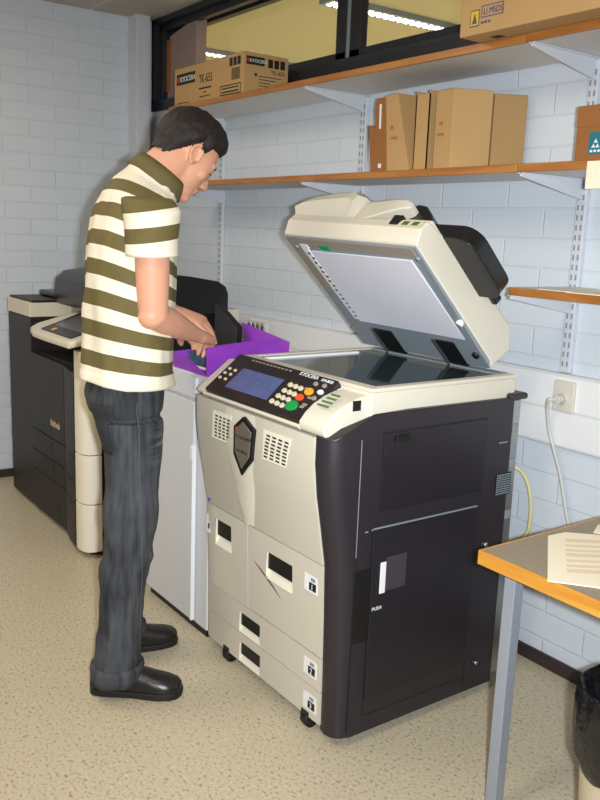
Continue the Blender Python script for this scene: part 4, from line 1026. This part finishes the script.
lst = [(1.708, 1.269, .062, .072, -.6)] + torso[1:-1] + [(1.075, 1.165, .192, .135, 0), (1.038, 1.164, .194, .137, 0)]
rings = torso_rings(.012, lst, 72)
# subdivide rings along the body and add soft cloth folds
fine = []
for a_, c_ in zip(rings, rings[1:]):
    for q in range(5): fine.append([p.lerp(r_, q/5) for p, r_ in zip(a_, c_)])
fine.append(rings[-1])
for i, rg in enumerate(fine):
    for k, p in enumerate(rg):
        a = 2*pi*k/72; out = V((cos(a), sin(a), 0)); z = p.z
        w = noise.noise(V((cos(a)*2.2, sin(a)*2.2, z*4.5+a*.3)))*.013 + noise.noise(V((cos(a)*5, sin(a)*5, z*9)))*.006
        if z > 1.63: w *= .3
        if z < 1.07: p = p+out*.004
        dz = 0
        if i > len(fine)-14: dz = -.006*max(0, sin(a))*(i-len(fine)+14)/14 + .024*max(0, -sin(a))*(i-len(fine)+14)/14
        rg[k] = p+out*w+V((0, 0, dz))
sm = MB().loft(fine, caps=(False, False)).build('polo_shirt', M_shirt, P, solid=.008)
uv_by(sm, lambda w: w.z + max(.10, min(.48, .12+.9*(w.z-1.05)))*(w.y-1.04))
M_sleeve = stripe_mat('striped sleeve', 1.508-PER+.0, PER*.94, .50, 1.655, 1.49)
for S, E, s in ((SHR, ELR, 1), (SHL, ELL, -1)):
    ax = (E-S).normalized(); pts = [S-ax*.055+V((-.055*s, 0, 0)), S-ax*.045+V((-.03*s, 0, 0.005)), S-ax*.015, S.lerp(E, .12), S.lerp(E, .22), S.lerp(E, .31), S.lerp(E, .385)]
    rad = [(.040, .055), (.066, .075), (.076, .086), (.073, .082), (.069, .079), (.068, .078), (.067, .078)]
    rg = [ring(p, a, b_, (V((1, 0, 0))-ax*ax.x).normalized(), ax.cross((V((1, 0, 0))-ax*ax.x).normalized()), 40) for p, (a, b_) in zip(pts, rad)]
    fine = []
    for a_, c_ in zip(rg, rg[1:]):
        for q in range(4): fine.append([p.lerp(r_, q/4)+noise.noise_vector(p.lerp(r_, q/4)*9)*.004 for p, r_ in zip(a_, c_)])
    fine.append(rg[-1])
    sl = MB().loft(fine, caps=(True, False)).build('sleeve', M_sleeve, sm, solid=.007)
    uv_by(sl, lambda w: w.z-.16*(w.y-1.13))
# folded collar
colr = []
nk = V((0, cos(-.5), sin(-.5))); 
for off, dz, dr in ((0, -.014, .008), (0, .026, -.002), (0, .030, .006), (0, .012, .014), (0, -.024, .026)):
    rg = ring((PX, 1.274, 1.708), .068+dr, .076+dr, BS, BF, 48, tilt=-.63)
    nrm = BF*sin(.63)+V((0, 0, cos(.63)))
    rg = [p+nrm*(dz + (-.022*max(0, sin(2*pi*k/48))**3 if dr > .03 else 0)) for k, p in enumerate(rg)]
    colr.append(rg)
tag(MB().loft(colr, caps=(False, False)).build('collar', M_olive, sm, solid=.006), 'olive folded collar')

# jeans
M_jean = mat('dark faded denim', rgb(58, 62, 70), .8, bump=.25, bscale=260)
tcn = N(M_jean).new('ShaderNodeTexCoord'); mp = N(M_jean).new('ShaderNodeMapping'); L(M_jean, tcn.outputs['Object'], mp.inputs[0]); mp.inputs['Scale'].default_value = (2.2, 2.2, .22)
n1 = N(M_jean).new('ShaderNodeTexNoise'); n1.inputs['Scale'].default_value = 26; n1.inputs['Detail'].default_value = 6; L(M_jean, mp.outputs[0], n1.inputs['Vector'])
n2 = N(M_jean).new('ShaderNodeTexNoise'); n2.inputs['Scale'].default_value = 4; L(M_jean, tcn.outputs['Object'], n2.inputs['Vector'])
r1 = N(M_jean).new('ShaderNodeValToRGB'); e = r1.color_ramp.elements; e[0].position = .40; e[0].color = rgb(27, 29, 33); e[1].position = .68; e[1].color = rgb(76, 79, 85)
L(M_jean, mth(M_jean, 'MULTIPLY_ADD', n2.outputs[0], .5, mth(M_jean, 'MULTIPLY', n1.outputs[0], .55)), r1.inputs[0])
# whiskered fade on the thigh fronts: worn horizontal creases
sp = N(M_jean).new('ShaderNodeSeparateXYZ'); L(M_jean, tcn.outputs['Object'], sp.inputs[0])
mp2 = N(M_jean).new('ShaderNodeMapping'); L(M_jean, tcn.outputs['Object'], mp2.inputs[0]); mp2.inputs['Scale'].default_value = (6, 6, 70); mp2.inputs['Rotation'].default_value = (.25, 0, 0)
n4 = N(M_jean).new('ShaderNodeTexNoise'); n4.inputs['Scale'].default_value = 1.0; n4.inputs['Detail'].default_value = 2; L(M_jean, mp2.outputs[0], n4.inputs['Vector'])
M_jean_loc = dict(z=sp.outputs[2], y=sp.outputs[1])
def band(v, c, w): return mth(M_jean, 'MAXIMUM', 0, mth(M_jean, 'SUBTRACT', 1, mth(M_jean, 'ABSOLUTE', mth(M_jean, 'DIVIDE', mth(M_jean, 'SUBTRACT', v, c), w))))
wz = band(sp.outputs[2], .85*K, .075*K); wy = mth(M_jean, 'MINIMUM', 1, mth(M_jean, 'MAXIMUM', 0, mth(M_jean, 'DIVIDE', mth(M_jean, 'ADD', sp.outputs[1], .0), .06)))
wf = mth(M_jean, 'MULTIPLY', mth(M_jean, 'MULTIPLY', wz, wy), mth(M_jean, 'MINIMUM', 1, mth(M_jean, 'MAXIMUM', 0, mth(M_jean, 'MULTIPLY', mth(M_jean, 'SUBTRACT', n4.outputs[0], .42), 5))))
cj = mixc(M_jean, mth(M_jean, 'MULTIPLY', wf, .55), r1.outputs[0], rgb(128, 131, 134))
L(M_jean, cj, N(M_jean)['Principled BSDF'].inputs['Base Color'])
jb = MB()
for lg in (legR, legL):
    pts = [p for p, _ in lg]; rad = [r for _, r in lg]; rings = []
    for i in range(len(lg)-1):
        for q in range(6):
            t_ = q/6; p = pts[i].lerp(pts[i+1], t_); a = rad[i][0]+(rad[i+1][0]-rad[i][0])*t_; b_ = rad[i][1]+(rad[i+1][1]-rad[i][1])*t_
            rings.append(ring(p, a, b_, n=36))
    rings.append(ring(pts[-1], *rad[-1], n=36))
    for rg in rings:
        for k, p in enumerate(rg):
            a = 2*pi*k/36; z = p.z; am = .8+1.8*max(0, 1-abs(z-.48)/.15)+2.2*max(0, 1-z/.28)
            w = .006*am*noise.noise(V((cos(a)*1.6+lg[0][0].x*9, sin(a)*1.6, z*16))) + .004*noise.noise(V((cos(a)*3, sin(a)*3, z*30)))*am
            rg[k] = p+V((cos(a), sin(a), 0))*w
    jb.loft(rings)
jb.loft([ring((PX, y, z), a, b_, BS, BF, n=40, flat=2.3) for z, y, a, b_ in ((1.09, 1.164, .180, .124), (1.05, 1.162, .184, .126), (1.0, 1.154, .190, .132), (.95, 1.158, .190, .124), (.91, 1.160, .168, .090), (.87, 1.163, .12, .06))])
jeans = jb.build('jeans', M_jean, P, origin=(PX, 1.13, 0))
remesh(jeans, .006, 9, .5)
# rolled hems, back pocket and stitched outseam drawn out on the cloth surface
for lg, nm in ((legR, 'hem'), (legL, 'hem')):
    p, (a, b_) = lg[-1]
    rr = []
    for z, o in ((.052, -.004), (.050, .006), (.075, .010), (.098, .010), (.112, .007), (.114, -.002)):
        rr.append([q+noise.noise_vector(q*16)*.005 for q in ring((p.x, p.y, z), a+o, b_+o, n=36)])
    MB().loft(rr, caps=(False, False)).build(nm, M_jean, jeans, origin=(PX, 1.13, 0))
jbvh = BVHTree.FromObject(jeans, bpy.context.evaluated_depsgraph_get()); jl = wloc(jeans)
def cast(o, d):
    r = jbvh.ray_cast(V(o)*K-jl, V(d)); return None if r[0] is None else ((r[0]+jl)/K, r[1])
def patch(name, c00, c10, c11, c01, d, off, m, nn=8):
    vs = []; fs = []
    for i in range(nn+1):
        for j in range(nn+1):
            o = V(c00).lerp(V(c10), i/nn).lerp(V(c01).lerp(V(c11), i/nn), j/nn)
            r = cast(o, d)
            if r is None: return None
            vs.append(r[0]+r[1]*off)
    for i in range(nn):
        for j in range(nn): a = i*(nn+1)+j; fs.append((a, a+1, a+nn+2, a+nn+1))
    return MB().quadmesh(vs, fs, 0, True).build(name, m, jeans, solid=.003)
M_jean2 = mat('dark denim pocket', rgb(36, 39, 44), .85, var=.25, vscale=30, bump=.2, bscale=260)
patch('back_pocket', (-2.545, .7, .985), (-2.445, .7, .985), (-2.45, .7, .83), (-2.54, .7, .83), (0, 1, 0), .003, M_jean2)
M_st = mat('dark stitching', rgb(92, 92, 92), .8)
def stitch(pts, d):
    out = []
    for p in pts:
        r = cast(p, d)
        if r: out.append(r[0]+r[1]*.002)
    if len(out) > 3: MB().tube(out, .0013, 5).build('seam_stitching', M_st, jeans)
stitch([(-2.0, 1.115-.0*k+(-.03 if k > 14 else 0)*0, 1.0-.04*k) for k in range(22)], (-1, 0, 0))
stitch([(-2.0, 1.045+.012*sin(k), .985-.012*k) for k in range(2)], (-1, 0, 0))

# shoes
M_leather = mat('black leather', rgb(26, 22, 21), .34, bump=.08, bscale=60)
M_sole = mat('black rubber sole', rgb(24, 22, 22), .6)
def shoe(heel, toe, lab):
    heel, toe = V(heel), V(toe); f = (toe-heel).normalized(); s = V((f.y, -f.x, 0)); Ln = (toe-heel).length
    sec = [(.0, .028, .070), (.03, .036, .100), (.12, .042, .118), (.30, .043, .118), (.42, .044, .096), (.56, .049, .076), (.70, .054, .062), (.84, .053, .052), (.94, .042, .042), (.985, .022, .030)]
    rings = []
    for t_, w, hh in sec:
        c = heel+f*(Ln*t_); rg = []
        for k in range(22):
            a = pi*k/21; x = cos(a)*w; z = .016+(hh)*sin(a)**.75
            rg.append(c+s*x+V((0, 0, z)))
        rings.append(rg)
    sh = MB().loft(rings).build('shoe', M_leather, P, origin=heel)
    tag(sh, lab)
    out = []; 
    for t_, w in ((0, .022), (.03, .034), (.14, .042), (.3, .043), (.45, .043), (.6, .050), (.75, .055), (.88, .050), (.96, .036), (1.0, .012)): out.append((t_, w+.004))
    poly = [heel+f*(Ln*t_)+s*w for t_, w in out]+[heel+f*(Ln*t_)-s*w for t_, w in out[::-1]]; n = len(poly)
    vs = [p+V((0, 0, .001)) for p in poly]+[p+V((0, 0, .024)) for p in poly]
    MB().quadmesh(vs, [tuple(range(n)), tuple(range(n, 2*n))]+[(i, (i+1) % n, n+(i+1) % n, n+i) for i in range(n)]).build('sole', M_sole, sh, bevel=.004)
    for t_ in (.36, .43, .50):
        c = heel+f*(Ln*t_); hh = .118-.19*(t_-.30)+.012
        MB().tube([c+s*.026+V((0, 0, hh-.006)), c+V((0, 0, hh+.014)), c-s*.026+V((0, 0, hh-.006))], .004, 6).build('lace', M_blackd, sh)
shoe((-2.502, .990, 0), (-2.318, 1.236, 0), 'black leather shoe nearest the camera')
shoe((-2.712, 1.095, 0), (-2.672, 1.398, 0), 'black leather shoe farther away')

# ------------------------------------------------------------------ light
def area(name, loc, size, sizey, energy, col, rot=(0, 0, 0), spread=None):
    l = bpy.data.lights.new(name, 'AREA'); l.shape = 'RECTANGLE'; l.size = size*K; l.size_y = sizey*K; l.energy = energy; l.color = col
    if spread: l.spread = spread
    o = bpy.data.objects.new(name, l); o.location = V(loc)*K; o.rotation_euler = rot; C.objects.link(o); return o
WARM = (1, .88, .70)
area('ceiling_light', (-3.5, .1, CZ-.03), .35, 1.5, 24, WARM)
area('ceiling_light', (-1.3, .0, CZ-.03), .35, 1.5, 20, WARM)
area('beyond_light', (-3.9, 4.6, CZ-.05), .3, 1.2, 80, (1, .89, .66))
area('beyond_light', (-6.5, 4.4, CZ-.05), .3, 1.2, 80, (1, .89, .66))
w = bpy.data.worlds.new('world'); bpy.context.scene.world = w; w.use_nodes = True
w.node_tree.nodes['Background'].inputs[0].default_value = (.75, .8, 1, 1); w.node_tree.nodes['Background'].inputs[1].default_value = .05

# ------------------------------------------------------------------ camera
yaw, pitch, roll = 2.51406, -.19737, .03785
fw = V((cos(pitch)*cos(yaw), cos(pitch)*sin(yaw), sin(pitch))); r0 = V((sin(yaw), -cos(yaw), 0)); u0 = r0.cross(fw)
r_ = r0*cos(roll)+u0*sin(roll); u_ = u0*cos(roll)-r0*sin(roll)
cam = bpy.data.cameras.new('camera'); cam.sensor_fit = 'VERTICAL'; cam.sensor_height = 36; cam.sensor_width = 27; cam.lens = 843/800*36; cam.clip_start = .02
co = bpy.data.objects.new('camera', cam); C.objects.link(co)
M3 = Matrix((r_, u_, -fw)).transposed(); co.matrix_world = Matrix.Translation(V((0, 0, 1.55))*K) @ M3.to_4x4()
bpy.context.scene.camera = co
# the camera's own flash, just right of the lens
fl = area('camera_flash', V((0, 0, 1.55))+r_*.075+u_*.0-fw*.01, .05, .035, 30, (.86, .93, 1), spread=math.radians(110))
fl.matrix_world = Matrix.Translation(fl.location) @ M3.to_4x4()

sc = bpy.context.scene
sc.view_settings.view_transform = 'Standard'; sc.view_settings.look = 'None'; sc.view_settings.gamma = 1; sc.view_settings.use_curve_mapping = False
sc.view_settings.exposure = 0.0
